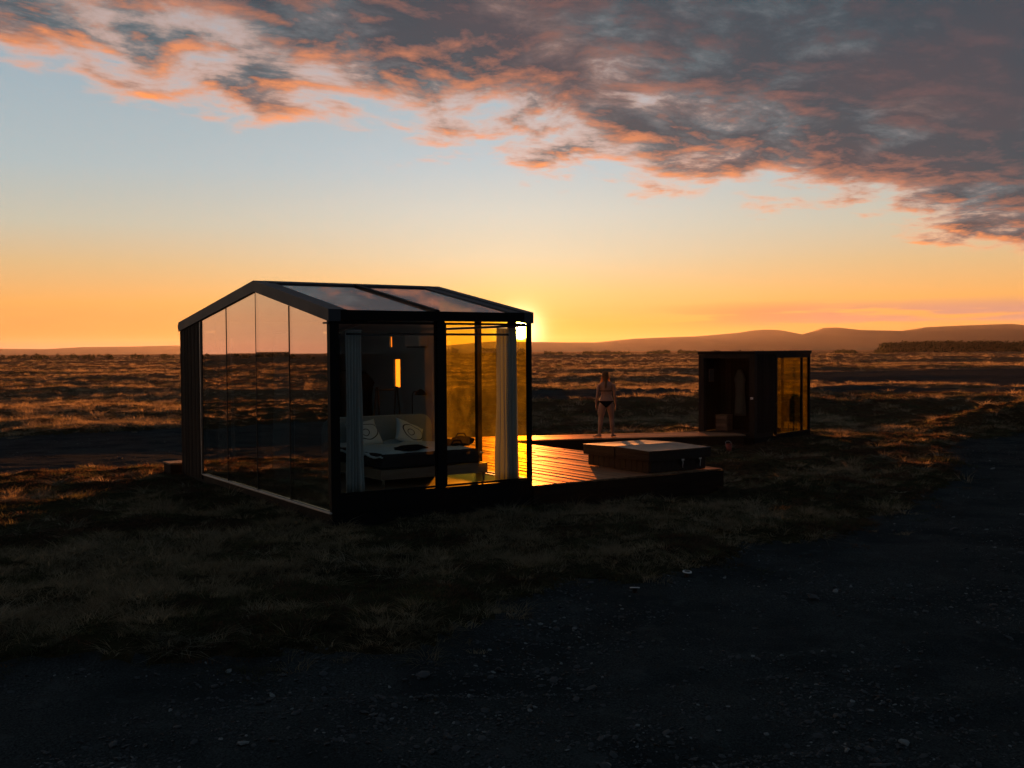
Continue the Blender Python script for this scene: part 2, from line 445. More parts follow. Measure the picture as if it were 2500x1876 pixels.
def mat_ground(name, gravel):
    m, nt, out = new_mat(name)
    co = objco(nt)
    if gravel:
        n1 = noise(nt, co, 55.0, 4.0, 0.7); n2 = noise(nt, co, 0.8, 4.0, 0.6); n3 = noise(nt, co, 190.0, 2.0, 0.5)
        c = mixc(nt, n1.smooth(0.3, 0.75), (0.024, 0.028, 0.029), (0.088, 0.100, 0.102))
        c = mixc(nt, n3.smooth(0.70, 0.78) * 0.6, c, (0.13, 0.14, 0.14))
        c = mixc(nt, n2.smooth(0.35, 0.7) * 0.75, c, (0.020, 0.026, 0.029))
        n4 = noise(nt, co, 2.6, 5.0, 0.65)
        c = mixc(nt, n4.smooth(0.52, 0.75) * 0.5, c, (0.085, 0.098, 0.10))
        nb = bump(nt, n1 * 0.7 + n3 * 0.5, 0.7, 0.03)
        d = nt.nodes.new('ShaderNodeBsdfDiffuse'); nt.links.new(c, d.inputs[0]); nt.links.new(nb, d.inputs['Normal']); nt.links.new(d.outputs[0], out.inputs[0])
    else:
        n1 = noise(nt, co, 7.0, 6.0, 0.65); n2 = noise(nt, co, 0.35, 5.0, 0.6); n3 = noise(nt, co, 0.03, 4.0, 0.6)
        c = mixc(nt, n1.smooth(0.32, 0.7), (0.018, 0.017, 0.010), (0.060, 0.046, 0.026))
        c = mixc(nt, n2.smooth(0.4, 0.7) * 0.7, c, (0.036, 0.040, 0.018))
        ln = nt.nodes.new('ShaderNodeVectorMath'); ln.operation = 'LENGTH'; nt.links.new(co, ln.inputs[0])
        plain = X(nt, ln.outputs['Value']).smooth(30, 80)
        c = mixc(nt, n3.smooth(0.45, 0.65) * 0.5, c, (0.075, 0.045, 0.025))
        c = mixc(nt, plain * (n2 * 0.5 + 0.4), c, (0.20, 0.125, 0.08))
        nb = bump(nt, n1, 0.8, 0.06)
        d = nt.nodes.new('ShaderNodeBsdfDiffuse'); nt.links.new(c, d.inputs[0]); nt.links.new(nb, d.inputs['Normal']); nt.links.new(d.outputs[0], out.inputs[0])
    return m
M['gravel'] = mat_ground('black_gravel', True)
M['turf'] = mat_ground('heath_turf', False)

def mat_grass(name, a, b, trans=0.5):
    m, nt, out = new_mat(name)
    info = nt.nodes.new('ShaderNodeObjectInfo')
    n = noise(nt, objco(nt), 9.0, 2.0)
    c = mixc(nt, X(nt, info.outputs['Random']) * 0.75 + n * 0.25, a, b)
    d = nt.nodes.new('ShaderNodeBsdfDiffuse'); nt.links.new(c, d.inputs[0])
    t = nt.nodes.new('ShaderNodeBsdfTranslucent'); nt.links.new(c, t.inputs[0])
    mx = nt.nodes.new('ShaderNodeMixShader'); mx.inputs[0].default_value = trans
    nt.links.new(d.outputs[0], mx.inputs[1]); nt.links.new(t.outputs[0], mx.inputs[2]); nt.links.new(mx.outputs[0], out.inputs[0])
    return m
M['straw'] = mat_grass('dry_straw_grass', (0.15, 0.128, 0.085), (0.46, 0.38, 0.25), 0.6)
M['green'] = mat_grass('olive_grass', (0.038, 0.048, 0.027), (0.135, 0.138, 0.075), 0.58)
M['wisp'] = mat_grass('bleached_grass', (0.24, 0.22, 0.165), (0.50, 0.44, 0.32))
M['rust'] = mat_grass('brown_heather', (0.048, 0.036, 0.027), (0.15, 0.096, 0.062), 0.5)
M['leaf'] = mat_grass('dark_far_foliage', (0.018, 0.024, 0.012), (0.045, 0.05, 0.024), 0.25)
M['hill'] = mat_plain('far_moorland', (0.055, 0.048, 0.038), 0.95, 0, 0.1, 0.35, 0.004, 0)

# ------------------------------------------------------------------ noise in numpy
def _hash(ix, iy, seed):
    h = (ix.astype(np.int64) * 374761393 + iy.astype(np.int64) * 668265263 + seed * 974634777) & 0xffffffff
    h = ((h ^ (h >> 13)) * 1274126177) & 0xffffffff
    return ((h ^ (h >> 16)) & 0xffff) / 65535.0
def vnoise(x, y, seed=0):
    ix, iy = np.floor(x), np.floor(y); fx, fy = x - ix, y - iy
    fx = fx * fx * fx * (fx * (fx * 6 - 15) + 10); fy = fy * fy * fy * (fy * (fy * 6 - 15) + 10)
    a, b = _hash(ix, iy, seed), _hash(ix + 1, iy, seed); c, d = _hash(ix, iy + 1, seed), _hash(ix + 1, iy + 1, seed)
    return (a * (1 - fx) + b * fx) * (1 - fy) + (c * (1 - fx) + d * fx) * fy - 0.5
def fbm(x, y, seed=0, octv=4, g=0.5):
    s, amp = 0, 1.0
    for k in range(octv):
        s = s + amp * vnoise(x + 17.3 * k, y - 9.1 * k, seed + k); x, y, amp = x * 2.03, y * 2.03, amp * g
    return s
def sstep(v, a, b):
    t = np.clip((v - a) / (b - a), 0, 1); return t * t * (3 - 2 * t)
def in_poly(x, y, poly):
    r = np.zeros(np.shape(x), bool); n = len(poly)
    for i in range(n):
        (x1, y1), (x2, y2) = poly[i], poly[(i + 1) % n]
        c = ((y1 > y) != (y2 > y)) & (x < (x2 - x1) * (y - y1) / (y2 - y1 + 1e-12) + x1); r ^= c
    return r
def poly_dist(x, y, poly):
    d = np.full(np.shape(x), 1e9); n = len(poly)
    for i in range(n):
        (x1, y1), (x2, y2) = poly[i], poly[(i + 1) % n]
        ex, ey = x2 - x1, y2 - y1; t = np.clip(((x - x1) * ex + (y - y1) * ey) / (ex * ex + ey * ey + 1e-12), 0, 1)
        d = np.minimum(d, np.hypot(x - x1 - t * ex, y - y1 - t * ey))
    return d

# ------------------------------------------------------------------ layout frames
C0 = np.array([-2.600, 15.072]); CYAW = 0.5817
CU = np.array([math.cos(CYAW), math.sin(CYAW)]); CN = np.array([-math.sin(CYAW), math.cos(CYAW)])
LB, LA = 3.494, 7.433                       # cabin: short side, gable side
def cw(u, a): return C0 + CU * u + CN * a
S0 = np.array([6.27, 27.20]); SYAW = math.atan2(0.7806, 0.625)
SU = np.array([math.cos(SYAW), math.sin(SYAW)]); SN = np.array([-math.sin(SYAW), math.cos(SYAW)])
SL, SD, STOP = 3.55, 1.63, 2.31
def sw(x, y): return S0 + SU * x + SN * y
DZ = 0.178                                  # deck level
DU1 = 7.85                                  # deck's free edge
def walk_line(off): # two points of a line along the walkway, off metres behind its front edge
    p = np.array([-0.14, 25.60]); d = np.array([0.977, 0.213]); n = np.array([-0.213, 0.977])
    return p + n * off, d

# ------------------------------------------------------------------ ground
ROAD = [(-60, 9.9), (-20, 9.9), (-6.26, 9.67), (-4.67, 9.5), (-3.36, 8.98), (-2.3, 8.96), (-1.64, 9.18), (-0.94, 9.42), (-0.42, 10.24),
        (0.21, 11.41), (0.8, 12.2), (1.39, 11.97), (2.24, 13.08), (3.29, 14.12), (4.29, 14.68), (5.81, 16.58), (7.22, 18.53), (9.26, 22.01),
        (10.9, 26.3), (12.6, 29.6), (15.2, 31.6), (24, 34.0), (60, 36), (60, 29), (24, 28), (19, 24), (17, 18), (16.5, 10), (17, -40), (-60, -40)]
LEFTLOT = [(-60, 22), (-19.87, 32.91), (-17.11, 35.14), (-15.38, 35.9), (-14.47, 37.15), (-12.31, 39.03), (-8.95, 41.76), (-5, 43.5), (-3, 40), (-5.5, 30), (-7.2, 25.4),
           (-7.78, 24.61), (-8.83, 23.82), (-9.71, 23.7), (-10.44, 23.26), (-10.92, 22.39), (-12.39, 20.48), (-22, 14), (-60, 8)]
TRACKS = [[(17.5, 70.5), (25.49, 73.5), (30.07, 74.5), (45, 70), (90, 66), (90, 56), (27.66, 56.91), (23.21, 54.25), (20.5, 55.0), (16.0, 60.3), (11.0, 60.0), (11.02, 62.98)],
          [(24, 118), (49.85, 135.01), (69.77, 143.61), (120, 150), (120, 95), (36.47, 75.5), (31.7, 85.85), (27.12, 95.55), (19, 96)],
          [(-6.0, 50.5), (1.08, 55.76), (4.67, 60.06), (11.02, 62.98), (14.5, 62), (14, 56.0), (9.07, 51.88), (4.8, 49.42), (0.93, 48.15), (-3, 47)]]
CTRL = np.array([(-2.6, 15, -.04), (.4, 17, -.06), (-6.6, 21, -.08), (-3, 22, 0), (3.8, 19.3, -.22), (6, 23, -.22), (6.0, 26.6, -.10), (6.3, 27.3, -.02),
                 (8.6, 30, -.04), (5.2, 28.6, -.02), (1, 26, -.16), (9, 25, -.16), (-2, 12, -.14), (2, 15.5, -.2), (-6, 12.5, -.16), (-9, 16, -.18), (-9.5, 22, -.24),
                 (-6, 10, -.34), (0, 11, -.32), (5, 17, -.30), (7, 20, -.28), (3.5, 14.5, -.38), (10.5, 27, -.12), (0, 29, -.22), (4, 31, -.25), (-4, 31, -.32), (12, 31, -.28), (8, 36, -.35), (0, 36, -.38)])
def gravel_amount(x, y):
    wob = fbm(x * 0.9, y * 0.9, 41, 4) * 0.55 + fbm(x * 4, y * 4, 47, 2) * 0.16
    best = np.full(np.shape(x), -9.0)
    for k, P in enumerate([ROAD, LEFTLOT] + TRACKS):
        d = poly_dist(x, y, P); sd = np.where(in_poly(x, y, P), d, -d)
        best = np.maximum(best, sd + wob * (1.0 if k < 2 else 3.5))
    return best
def ground_z(x, y, g=None):
    x = np.asarray(x, float); y = np.asarray(y, float)
    if g is None: g = gravel_amount(x, y)
    wsum = np.full(x.shape, 0.03); z = np.full(x.shape, -0.40 * 0.03)
    for cx, cyy, cz in CTRL:
        w = np.exp(-((x - cx) ** 2 + (y - cyy) ** 2) / (2 * 2.6 ** 2)); wsum += w; z += w * cz
    z = z / wsum
    r = np.hypot(x, y)
    gr = sstep(g, -0.5, 0.35)
    grass = 1 - gr
    z = z - 0.10 * gr * sstep(r, 60, 20)
    bumpy = fbm(x / 0.75, y / 0.75, 3, 4, 0.55) * 0.15 + fbm(x / 3.2, y / 3.2, 9, 3) * 0.18
    hut = np.exp(-(np.maximum(0, np.hypot((x - C0[0] + 0.6) / 1.0, (y - C0[1] - 5) / 1.4) - 4) / 2.0) ** 2)
    z = z + bumpy * grass * (1 - 0.55 * hut)
    for off in (0.0, 1.55):      # wheel ruts along the front road
        rut = (y - (6.9 + off + 0.10 * x + 0.035 * x * x)) + fbm(x / 2.5, y * 0 + off, 121, 2) * 0.25
        z = z - 0.035 * gr * np.exp(-(rut / 0.16) ** 2) + 0.02 * gr * np.exp(-((np.abs(rut) - 0.27) / 0.10) ** 2)
    z = z + fbm(x / 0.5, y / 0.5, 71, 3) * 0.03 * gr + fbm(x / 5, y / 5, 77, 2) * 0.05 * gr
    far = sstep(r, 32, 90)
    z = z + far * (fbm(x / 22, y / 15, 21, 4) * 0.62 + fbm(x / 7, y / 5, 25, 3) * 0.22) * (1 - 0.7 * gr)
    z = z + sstep(r, 110, 420) * (fbm(x / 130, y / 90, 31, 3) * 2.2)
    # a low bank carries the far track; the ground before it lies in its shadow
    z = z + sstep(x, -9, -2) * sstep(y, 44.5, 48.5) * (1 - sstep(y, 60, 72)) * (0.50 + 0.35 * fbm(x / 9, y / 9, 111, 2))
    # the spoil heap beside the road
    q = np.hypot((x - 17.6) / 2.9, (y - 34.6) / 2.2)
    z = z + 1.25 * np.exp(-q ** 2 * 1.3) * (1 + 0.5 * fbm(x / 0.9, y / 0.9, 55, 3))
    z = z + 0.17 * np.exp(-((x - 4.9) / 1.1) ** 2 - ((y - 19.4 - 0.25 * (x - 4.9)) / 0.45) ** 2) + 0.12 * np.exp(-((x - 5.4) / 0.9) ** 2 - ((y - 22.6) / 0.5) ** 2)
    # shallow cutting where the far lot meets the cabin's step
    return z

def axis(fine0, fine1, step, far0, far1, growth):
    c = list(np.arange(fine0, fine1 + 1e-6, step)); s = step
    while c[-1] < far1: s *= growth; c.append(c[-1] + s)
    s = step; lo = []
    v = fine0
    while v > far0: s *= growth; v -= s; lo.append(v)
    return np.array(lo[::-1] + c)
gx = axis(-15, 18, 0.13, -9000, 9000, 1.07)
gy = axis(6.0, 42.0, 0.13, -900, 9000, 1.035)
GX, GY = np.meshgrid(gx, gy)
GG = gravel_amount(GX, GY)
GZ = ground_z(GX, GY, GG)
nx, ny = len(gx), len(gy)
idx = np.arange(nx * ny).reshape(ny, nx)
quads = np.stack([idx[:-1, :-1], idx[:-1, 1:], idx[1:, 1:], idx[1:, :-1]], -1).reshape(-1, 4)
VERT = np.stack([GX, GY, GZ], -1).reshape(-1, 3)
fg = (GG[:-1, :-1] + GG[1:, 1:] + GG[:-1, 1:] + GG[1:, :-1]).reshape(-1) > 0
def np_mesh(name, V, Q, smooth=True):
    used = np.unique(Q); remap = np.zeros(len(V), np.int64); remap[used] = np.arange(len(used))
    V = V[used]; Q = remap[Q]
    me = bpy.data.meshes.new(name); me.vertices.add(len(V)); me.vertices.foreach_set('co', V.astype(np.float32).ravel())
    k = Q.shape[1]
    me.loops.add(Q.size); me.loops.foreach_set('vertex_index', Q.astype(np.int32).ravel())
    me.polygons.add(len(Q)); me.polygons.foreach_set('loop_start', np.arange(0, Q.size, k, dtype=np.int32))
    me.polygons.foreach_set('loop_total', np.full(len(Q), k, np.int32))
    me.polygons.foreach_set('use_smooth', np.full(len(Q), smooth))
    me.update(calc_edges=True); me.validate()
    return me
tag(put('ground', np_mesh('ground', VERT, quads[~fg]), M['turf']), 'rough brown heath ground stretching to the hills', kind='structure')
tag(put('gravel_road', np_mesh('gravel_road', VERT, quads[fg]), M['gravel']), 'dark gravel road and parking ground round the cabin', kind='structure')

# ------------------------------------------------------------------ hills
def ridge(name, prof, dist, depth, seed, label):
    az0, az1 = prof[0][0], prof[-1][0]
    azs = np.linspace(az0, az1, 260); hs = np.interp(azs, [p[0] for p in prof], [p[1] for p in prof])
    rows = np.linspace(-1, 1.0, 34); V = []
    for r in rows:
        d = dist + depth * r
        shape = np.cos(r * math.pi / 2) ** 1.3
        x, y = np.sin(np.radians(azs)) * d, np.cos(np.radians(azs)) * d
        n = fbm(x / 520, y / 520, seed, 5, 0.55)
        z = hs * dist * shape * (1 + (0.35 * n) * (1 - shape) * 2) - 3 + n * 10 * (1 - shape)
        V.append(np.stack([x, y, z], -1))
    V = np.concatenate(V); n = len(azs); m = len(rows)
    ii = np.arange(n * m).reshape(m, n)
    Q = np.stack([ii[:-1, :-1], ii[:-1, 1:], ii[1:, 1:], ii[1:, :-1]], -1).reshape(-1, 4)
    tag(put(name, np_mesh(name, V, Q), M['hill']), label, kind='structure')
ridge('hills', [(-9, 0.001), (-6, 0.004), (-3.72, .0068), (-2.19, .0089), (-1.07, .0104), (1.1, .0098), (3, .0092), (4.45, .0090), (6.66, .0122), (8.2, .0132), (9.92, .0140), (12.09, .0169),
    (12.8, .0188), (13.46, .0195), (14.0, .0192), (14.39, .0185), (15.4, .0148), (15.8, .0168), (16.39, .0205), (17.2, .0206), (17.8, .0192), (18.3, .0181), (20.3, .0169), (20.8, .0183), (21.42, .0199), (22.4, .0205),
    (23.36, .0210), (25.35, .0217), (25.9, .0205), (29, .018), (34, .021), (40, .012), (46, .001)], 5200, 1500, 5, 'long low moorland hills under the evening sky')
ridge('distant_hills', [(-72, .0008), (-61.5, .0008), (-60, .002), (-59, .0042), (-58, .0050), (-57.2, .0036), (-56.4, .0010), (-50, .0009), (-45, .002), (-33, .004), (-28, .0048), (-25.9, .0057), (-23.8, .0052), (-22.2, .0068), (-19.5, .0072), (-17.5, .0080), (-14, .0075), (-10, .004), (-7, .001)],
      8200, 700, 15, 'faint far hills on the left horizon')

# ------------------------------------------------------------------ far trees (too far to tell apart: masses)
def wood_mass(name, spots, label, per=90):
    V, Q = [], []; n = 0
    for (x, y, h, w) in spots:
        z0 = float(ground_z(np.array([x]), np.array([y]))[0]) - 0.3
        c = RNG.normal(0, 1, (per, 3)); c /= np.linalg.norm(c, axis=1)[:, None]
        c *= RNG.uniform(0.35, 1.0, (per, 1)) ** 0.6
        c = c * np.array([w * .5, w * .5, h * .5]) + np.array([x, y, z0 + h * 0.52])
        s = RNG.uniform(0.09, 0.21, (per, 1, 1)) * min(w, h)
        tri = RNG.normal(0, 1, (per, 3, 3)); tri /= np.linalg.norm(tri, axis=2)[..., None]
        V.append((c[:, None, :] + tri * s).reshape(-1, 3)); Q.append(np.arange(per * 3).reshape(-1, 3) + n); n += per * 3
        b = np.array([(x - w * .05, y, z0), (x + w * .05, y, z0), (x, y, z0 + h * .7)]); V.append(b); Q.append(np.array([[n, n + 1, n + 2]])); n += 3
    tag(put(name, np_mesh(name, np.concatenate(V), np.concatenate(Q), False), M['leaf']), label, kind='stuff')
def belt(az0, az1, d0, d1, h0, h1, n, clump=None):
    out = []
    for k in range(n):
        az = math.radians(random.uniform(az0, az1)); d = random.uniform(d0, d1)
        if clump and vnoise(np.array([math.degrees(az) * clump]), np.array([4.4]), 91)[0] < -0.08: continue
        h = random.uniform(h0, h1); out.append((math.sin(az) * d, math.cos(az) * d, h, h * random.uniform(0.7, 1.3)))
    return out
wood_mass('plantation', belt(19.45, 22.6, 620, 670, 5.2, 6.6, 330) + belt(22.75, 25.0, 620, 670, 5.2, 6.4, 240) + belt(25.05, 32, 610, 680, 4.6, 6.2, 420), 'dark conifer plantation below the hills')
wood_mass('scrub_woodland', belt(1.8, 19.6, 560, 700, 1.8, 3.2, 900, 1.7) + belt(-8, 0.6, 600, 700, 3.0, 5.0, 260, 1.3), 'low line of scrub trees along the horizon')
wood_mass('shrub_line', belt(-62, -15, 600, 760, 1.6, 2.9, 800, 2.3), 'thin line of small shrubs on the left horizon')

# ------------------------------------------------------------------ grass and pebbles
hidden = bpy.data.collections.new('tuft_sources')
def tuft_mesh(name, blades, rad, length, width, lean, mat, up=1.0):
    V, Q = [], []; n = 0
    for b in range(blades):
        a = random.uniform(0, 2 * math.pi); r = rad * math.sqrt(random.random())
        bx, by = r * math.cos(a), r * math.sin(a)
        d = a + random.gauss(0, 0.8); L = length * random.uniform(0.5, 1.25); w = width * random.uniform(0.6, 1.4)
        ln = lean * random.uniform(0.5, 1.4)
        pts = []
        for k, t in enumerate((0, 0.45, 1.0)):
            pts.append((bx + math.cos(d) * L * ln * t ** 1.5, by + math.sin(d) * L * ln * t ** 1.5, -0.02 + L * up * (t - 0.38 * ln * t * t)))
        sx, sy = -math.sin(d + random.gauss(0, .5)) * w, math.cos(d) * w
        V += [(pts[0][0] - sx, pts[0][1] - sy, pts[0][2]), (pts[0][0] + sx, pts[0][1] + sy, pts[0][2]),
              (pts[1][0] - sx * .8, pts[1][1] - sy * .8, pts[1][2]), (pts[1][0] + sx * .8, pts[1][1] + sy * .8, pts[1][2]), pts[2]]
        Q += [(n, n + 1, n + 3, n + 2), (n + 2, n + 3, n + 4)]; n += 5
    me = bpy.data.meshes.new(name); me.from_pydata(V, [], Q); me.update(); me.materials.append(mat)
    o = bpy.data.objects.new(name, me); hidden.objects.link(o)
    return o
for k in range(3): tuft_mesh('a%02d_straw' % k, 46, 0.10, 0.17, 0.0026, 1.1, M['straw'], 0.7)
for k in range(3): tuft_mesh('b%02d_green' % k, 60, 0.13, 0.11, 0.0028, 0.9, M['green'], 0.7)
for k in range(2): tuft_mesh('d%02d_wisp' % k, 80, 0.14, 0.25, 0.0024, 1.5, M['wisp'], 0.5)
for k in range(2): tuft_mesh('c%02d_heather' % k, 70, 0.15, 0.08, 0.0035, 0.8, M['rust'], 0.7)

def point_instancer(name, pts, rots, scl, idx, coll, label, mat=None):
    me = bpy.data.meshes.new(name); me.vertices.add(len(pts)); me.vertices.foreach_set('co', pts.astype(np.float32).ravel())
    for nm, typ, arr in (('rz', 'FLOAT_VECTOR', rots), ('sz', 'FLOAT_VECTOR', scl), ('pick', 'INT', idx)):
        at = me.attributes.new(nm, typ, 'POINT')
        at.data.foreach_set('vector' if typ == 'FLOAT_VECTOR' else 'value', np.ascontiguousarray(arr).ravel())
    o = put(name, me, None)
    ng = bpy.data.node_groups.new(name + '_nodes', 'GeometryNodeTree')
    ng.interface.new_socket('Geometry', in_out='INPUT', socket_type='NodeSocketGeometry')
    ng.interface.new_socket('Geometry', in_out='OUTPUT', socket_type='NodeSocketGeometry')
    gi, go = ng.nodes.new('NodeGroupInput'), ng.nodes.new('NodeGroupOutput')
    ci = ng.nodes.new('GeometryNodeCollectionInfo'); ci.inputs['Collection'].default_value = coll
    ci.inputs['Separate Children'].default_value = True; ci.inputs['Reset Children'].default_value = True
    iop = ng.nodes.new('GeometryNodeInstanceOnPoints'); iop.inputs['Pick Instance'].default_value = True
    def attr(nm, t):
        a = ng.nodes.new('GeometryNodeInputNamedAttribute'); a.data_type = t; a.inputs['Name'].default_value = nm
        return a.outputs['Attribute']
    ng.links.new(gi.outputs[0], iop.inputs['Points']); ng.links.new(ci.outputs[0], iop.inputs['Instance'])
    ng.links.new(attr('pick', 'INT'), iop.inputs['Instance Index'])
    er = ng.nodes.new('FunctionNodeEulerToRotation'); ng.links.new(attr('rz', 'FLOAT_VECTOR'), er.inputs[0])
    ng.links.new(er.outputs[0], iop.inputs['Rotation']); ng.links.new(attr('sz', 'FLOAT_VECTOR'), iop.inputs['Scale'])
    ng.links.new(iop.outputs[0], go.inputs[0])
    md = o.modifiers.new('scatter', 'NODES'); md.node_group = ng
    tag(o, label, kind='stuff')
    return o

def blocked(x, y):
    u = (x - C0[0]) * CU[0] + (y - C0[1]) * CU[1]; a = (x - C0[0]) * CN[0] + (y - C0[1]) * CN[1]
    m = (u > -0.02) & (u < DU1 + 0.03) & (a > -0.03) & (a < 8.9) & ~((u < LB) & (a > LA + 0.05))
    s = (x - S0[0]) * SU[0] + (y - S0[1]) * SU[1]; t = (x - S0[0]) * SN[0] + (y - S0[1]) * SN[1]
    m |= (s > -0.03) & (s < SL + 0.03) & (t > -0.03) & (t < SD + 0.03)
    p, d = walk_line(0); wx = (x - p[0]) * d[0] + (y - p[1]) * d[1]; wy = -(x - p[0]) * d[1] + (y - p[1]) * d[0]
    m |= (wx > -1) & (wx < 6.2) & (wy > -0.03) & (wy < 1.33)
    return m

def scatter_points(n, y0, y1, half0, power):
    """n points in the wedge the photograph looks into, thinning with distance"""
    t = RNG.random(n); q = 1 - power
    y = (y0 ** q + t * (y1 ** q - y0 ** q)) ** (1 / q) if abs(q) > 1e-6 else y0 * (y1 / y0) ** t
    x = (RNG.random(n) * 2 - 1) * (half0 + y * 0.56)
    return x, y
px_, py_, sc_ = [], [], []
for n, y0, y1, pw, s0 in ((64000, 7.5, 44, 0.0, 0.85), (46000, 38, 170, 0.75, 1.7), (30000, 150, 1000, 0.9, 3.6)):
    x, y = scatter_points(n, y0, y1, 2.0, pw)
    g = gravel_amount(x, y)
    keep = (g < -0.02 + RNG.normal(0, 0.24, n) * (RNG.random(n) < 0.5)) & ~blocked(x, y)
    bare = fbm(x / 2.3, y / 2.3, 61, 3)
    keep &= (bare + RNG.normal(0, .2, n)) > -0.33
    x, y = x[keep], y[keep]
    px_.append(x); py_.append(y); sc_.append(s0 * (1 + 0.35 * (y - y0) / (y1 - y0)) * RNG.uniform(0.5, 1.6, len(x)))
# the plain to the left, which the gable glass mirrors
n = 26000
az = np.radians(RNG.uniform(-82, -28, n)); r = np.exp(RNG.uniform(np.log(14), np.log(420), n))
x, y = np.sin(az) * r, np.cos(az) * r; k = (x < -1.5 - .56 * y) & (gravel_amount(x, y) < 0)
px_.append(x[k]); py_.append(y[k]); sc_.append(RNG.uniform(0.8, 1.5, k.sum()) * np.clip(r[k] / 45, 1.0, 3.2))
gxp, gyp, gsc = map(np.concatenate, (px_, py_, sc_))
gzp = ground_z(gxp, gyp)
patch = fbm(gxp / 0.8, gyp / 0.8, 81, 3) * 0.9 + RNG.normal(0, 0.16, len(gxp))
patch2 = fbm(gxp / 9, gyp / 9, 87, 3) * 0.7
val = patch + patch2 + sstep(np.hypot(gxp, gyp), 32, 70) * 0.22
kind = np.where(val > 0.22, 0, np.where(val > -0.10, 1, 2))
pick = np.where(kind == 0, RNG.integers(0, 3, len(gxp)), np.where(kind == 1, RNG.integers(3, 6, len(gxp)), RNG.integers(6, 8, len(gxp))))
wisp = (np.hypot(gxp, gyp) < 44) & (RNG.random(len(gxp)) < 0.028) & (fbm(gxp / 1.6, gyp / 1.6, 101, 2) > 0.0)
pick = np.where(wisp, RNG.integers(8, 10, len(gxp)), pick)
rot = np.stack([RNG.normal(0, .12, len(gxp)), RNG.normal(0, .12, len(gxp)), RNG.uniform(0, 6.283, len(gxp))], -1)
scl = np.stack([gsc, gsc, gsc * RNG.uniform(0.7, 1.2, len(gxp))], -1)
point_instancer('grass', np.stack([gxp, gyp, gzp], -1), rot, scl, pick.astype(np.int32), hidden, 'dry matted heath grass over the mound and plain')

stones = bpy.data.collections.new('stone_sources')
def stone_mesh(name, mat):
    bm = bmesh.new(); bmesh.ops.create_icosphere(bm, subdivisions=1, radius=1.0)
    for v in bm.verts: v.co = v.co * random.uniform(0.7, 1.15); v.co.z *= 0.55
    me = bpy.data.meshes.new(name); bm.to_mesh(me); bm.free(); me.materials.append(mat)
    stones.objects.link(bpy.data.objects.new(name, me))
M['peb_dark'] = mat_plain('black_pebble', (0.055, 0.062, 0.068), 0.8, 0, 0.3, 0.4, 2.0, 0)
M['peb_pale'] = mat_plain('pale_pebble', (0.17, 0.19, 0.195), 0.8, 0, 0.3, 0.5, 2.0, 0)
for k in range(4): stone_mesh('a%d_dark' % k, M['peb_dark'])
for k in range(3): stone_mesh('b%d_pale' % k, M['peb_pale'])
n = 110000
x, y = scatter_points(n, 5.0, 40, 1.5, 1.1)
k = (gravel_amount(x, y) > -0.05) & (fbm(x / 1.3, y / 1.3, 131, 4, 0.6) + RNG.normal(0, 0.16, n) > 0.0); x, y = x[k], y[k]; n = len(x)
pale = RNG.random(n) < 0.05
pk = np.where(pale, RNG.integers(4, 7, n), RNG.integers(0, 4, n))
s = RNG.lognormal(-4.75, 0.55, n) * np.where(pale, 1.15, 1.0)
point_instancer('pebbles', np.stack([x, y, ground_z(x, y) + s * 0.15], -1), np.stack([RNG.normal(0, .3, n), RNG.normal(0, .3, n), RNG.uniform(0, 6.28, n)], -1),
                np.stack([s * RNG.uniform(.8, 1.5, n), s, s * RNG.uniform(.6, 1, n)], -1), pk.astype(np.int32), stones, 'loose pebbles scattered over the gravel')

# ================================================================== the cabin
ZE, ZR, AR = 2.967, 3.547, 0.4108 * LA       # eave, ridge, ridge position
cab = empty('glass_cabin', (C0[0], C0[1], 0), CYAW)
tag(cab, 'black-framed glass cabin with low pitched roof, mirrored gable and lit interior', 'cabin')
def roof_z(a): return ZE + (ZR - ZE) * (a / AR) if a <= AR else ZR - (ZR - ZE) * (a - AR) / (LA - AR)
FH = 0.175                                   # height of the gable fascia
ZF = 0.265                                   # floor level
MB().box(0.02, LB - 0.02, 0.02, LA - 0.02, -0.25, 0.02).build('plinth', M['black'], cab)
MB().box(0.03, LB - 0.03, 0.03, LA - 0.03, 0.06, ZF).build('floor', M['floor'], cab)
# glazed front (the short side towards the viewer)
MB().box(0.0, LB, 0.0, 0.06, 0.02, 0.275).build('sill_panel', M['black'], cab)
MB().box(0.0, 0.11, 0.0, 0.10, 0.275, ZE - 0.15).build('corner_post', M['black'], cab)
MB().box(1.75, 1.885, -0.012, 0.09, 0.275, ZE - 0.15).build('centre_post', M['black'], cab)
MB().box(LB - 0.066, LB, 0.0, 0.066, 0.275, ZE - 0.15).build('corner_post', M['black'], cab)
for u0, u1 in ((0.115, 1.745), (1.890, LB - 0.070)):
    p = MB().box(u0, u1, 0.030, 0.042, 0.28, ZE - 0.17).build('glass_pane', M['glass'], cab)
    f = MB()
    f.box(u0, u0 + 0.035, 0.015, 0.029, 0.28, ZE - 0.17); f.box(u1 - 0.022, u1, 0.015, 0.029, 0.28, ZE - 0.17)
    f.box(u0 + .035, u1 - .035, 0.015, 0.029, 0.28, 0.315); f.box(u0 + .035, u1 - .035, 0.015, 0.029, ZE - 0.205, ZE - 0.17)
    f.build('frame', M['black'], p)
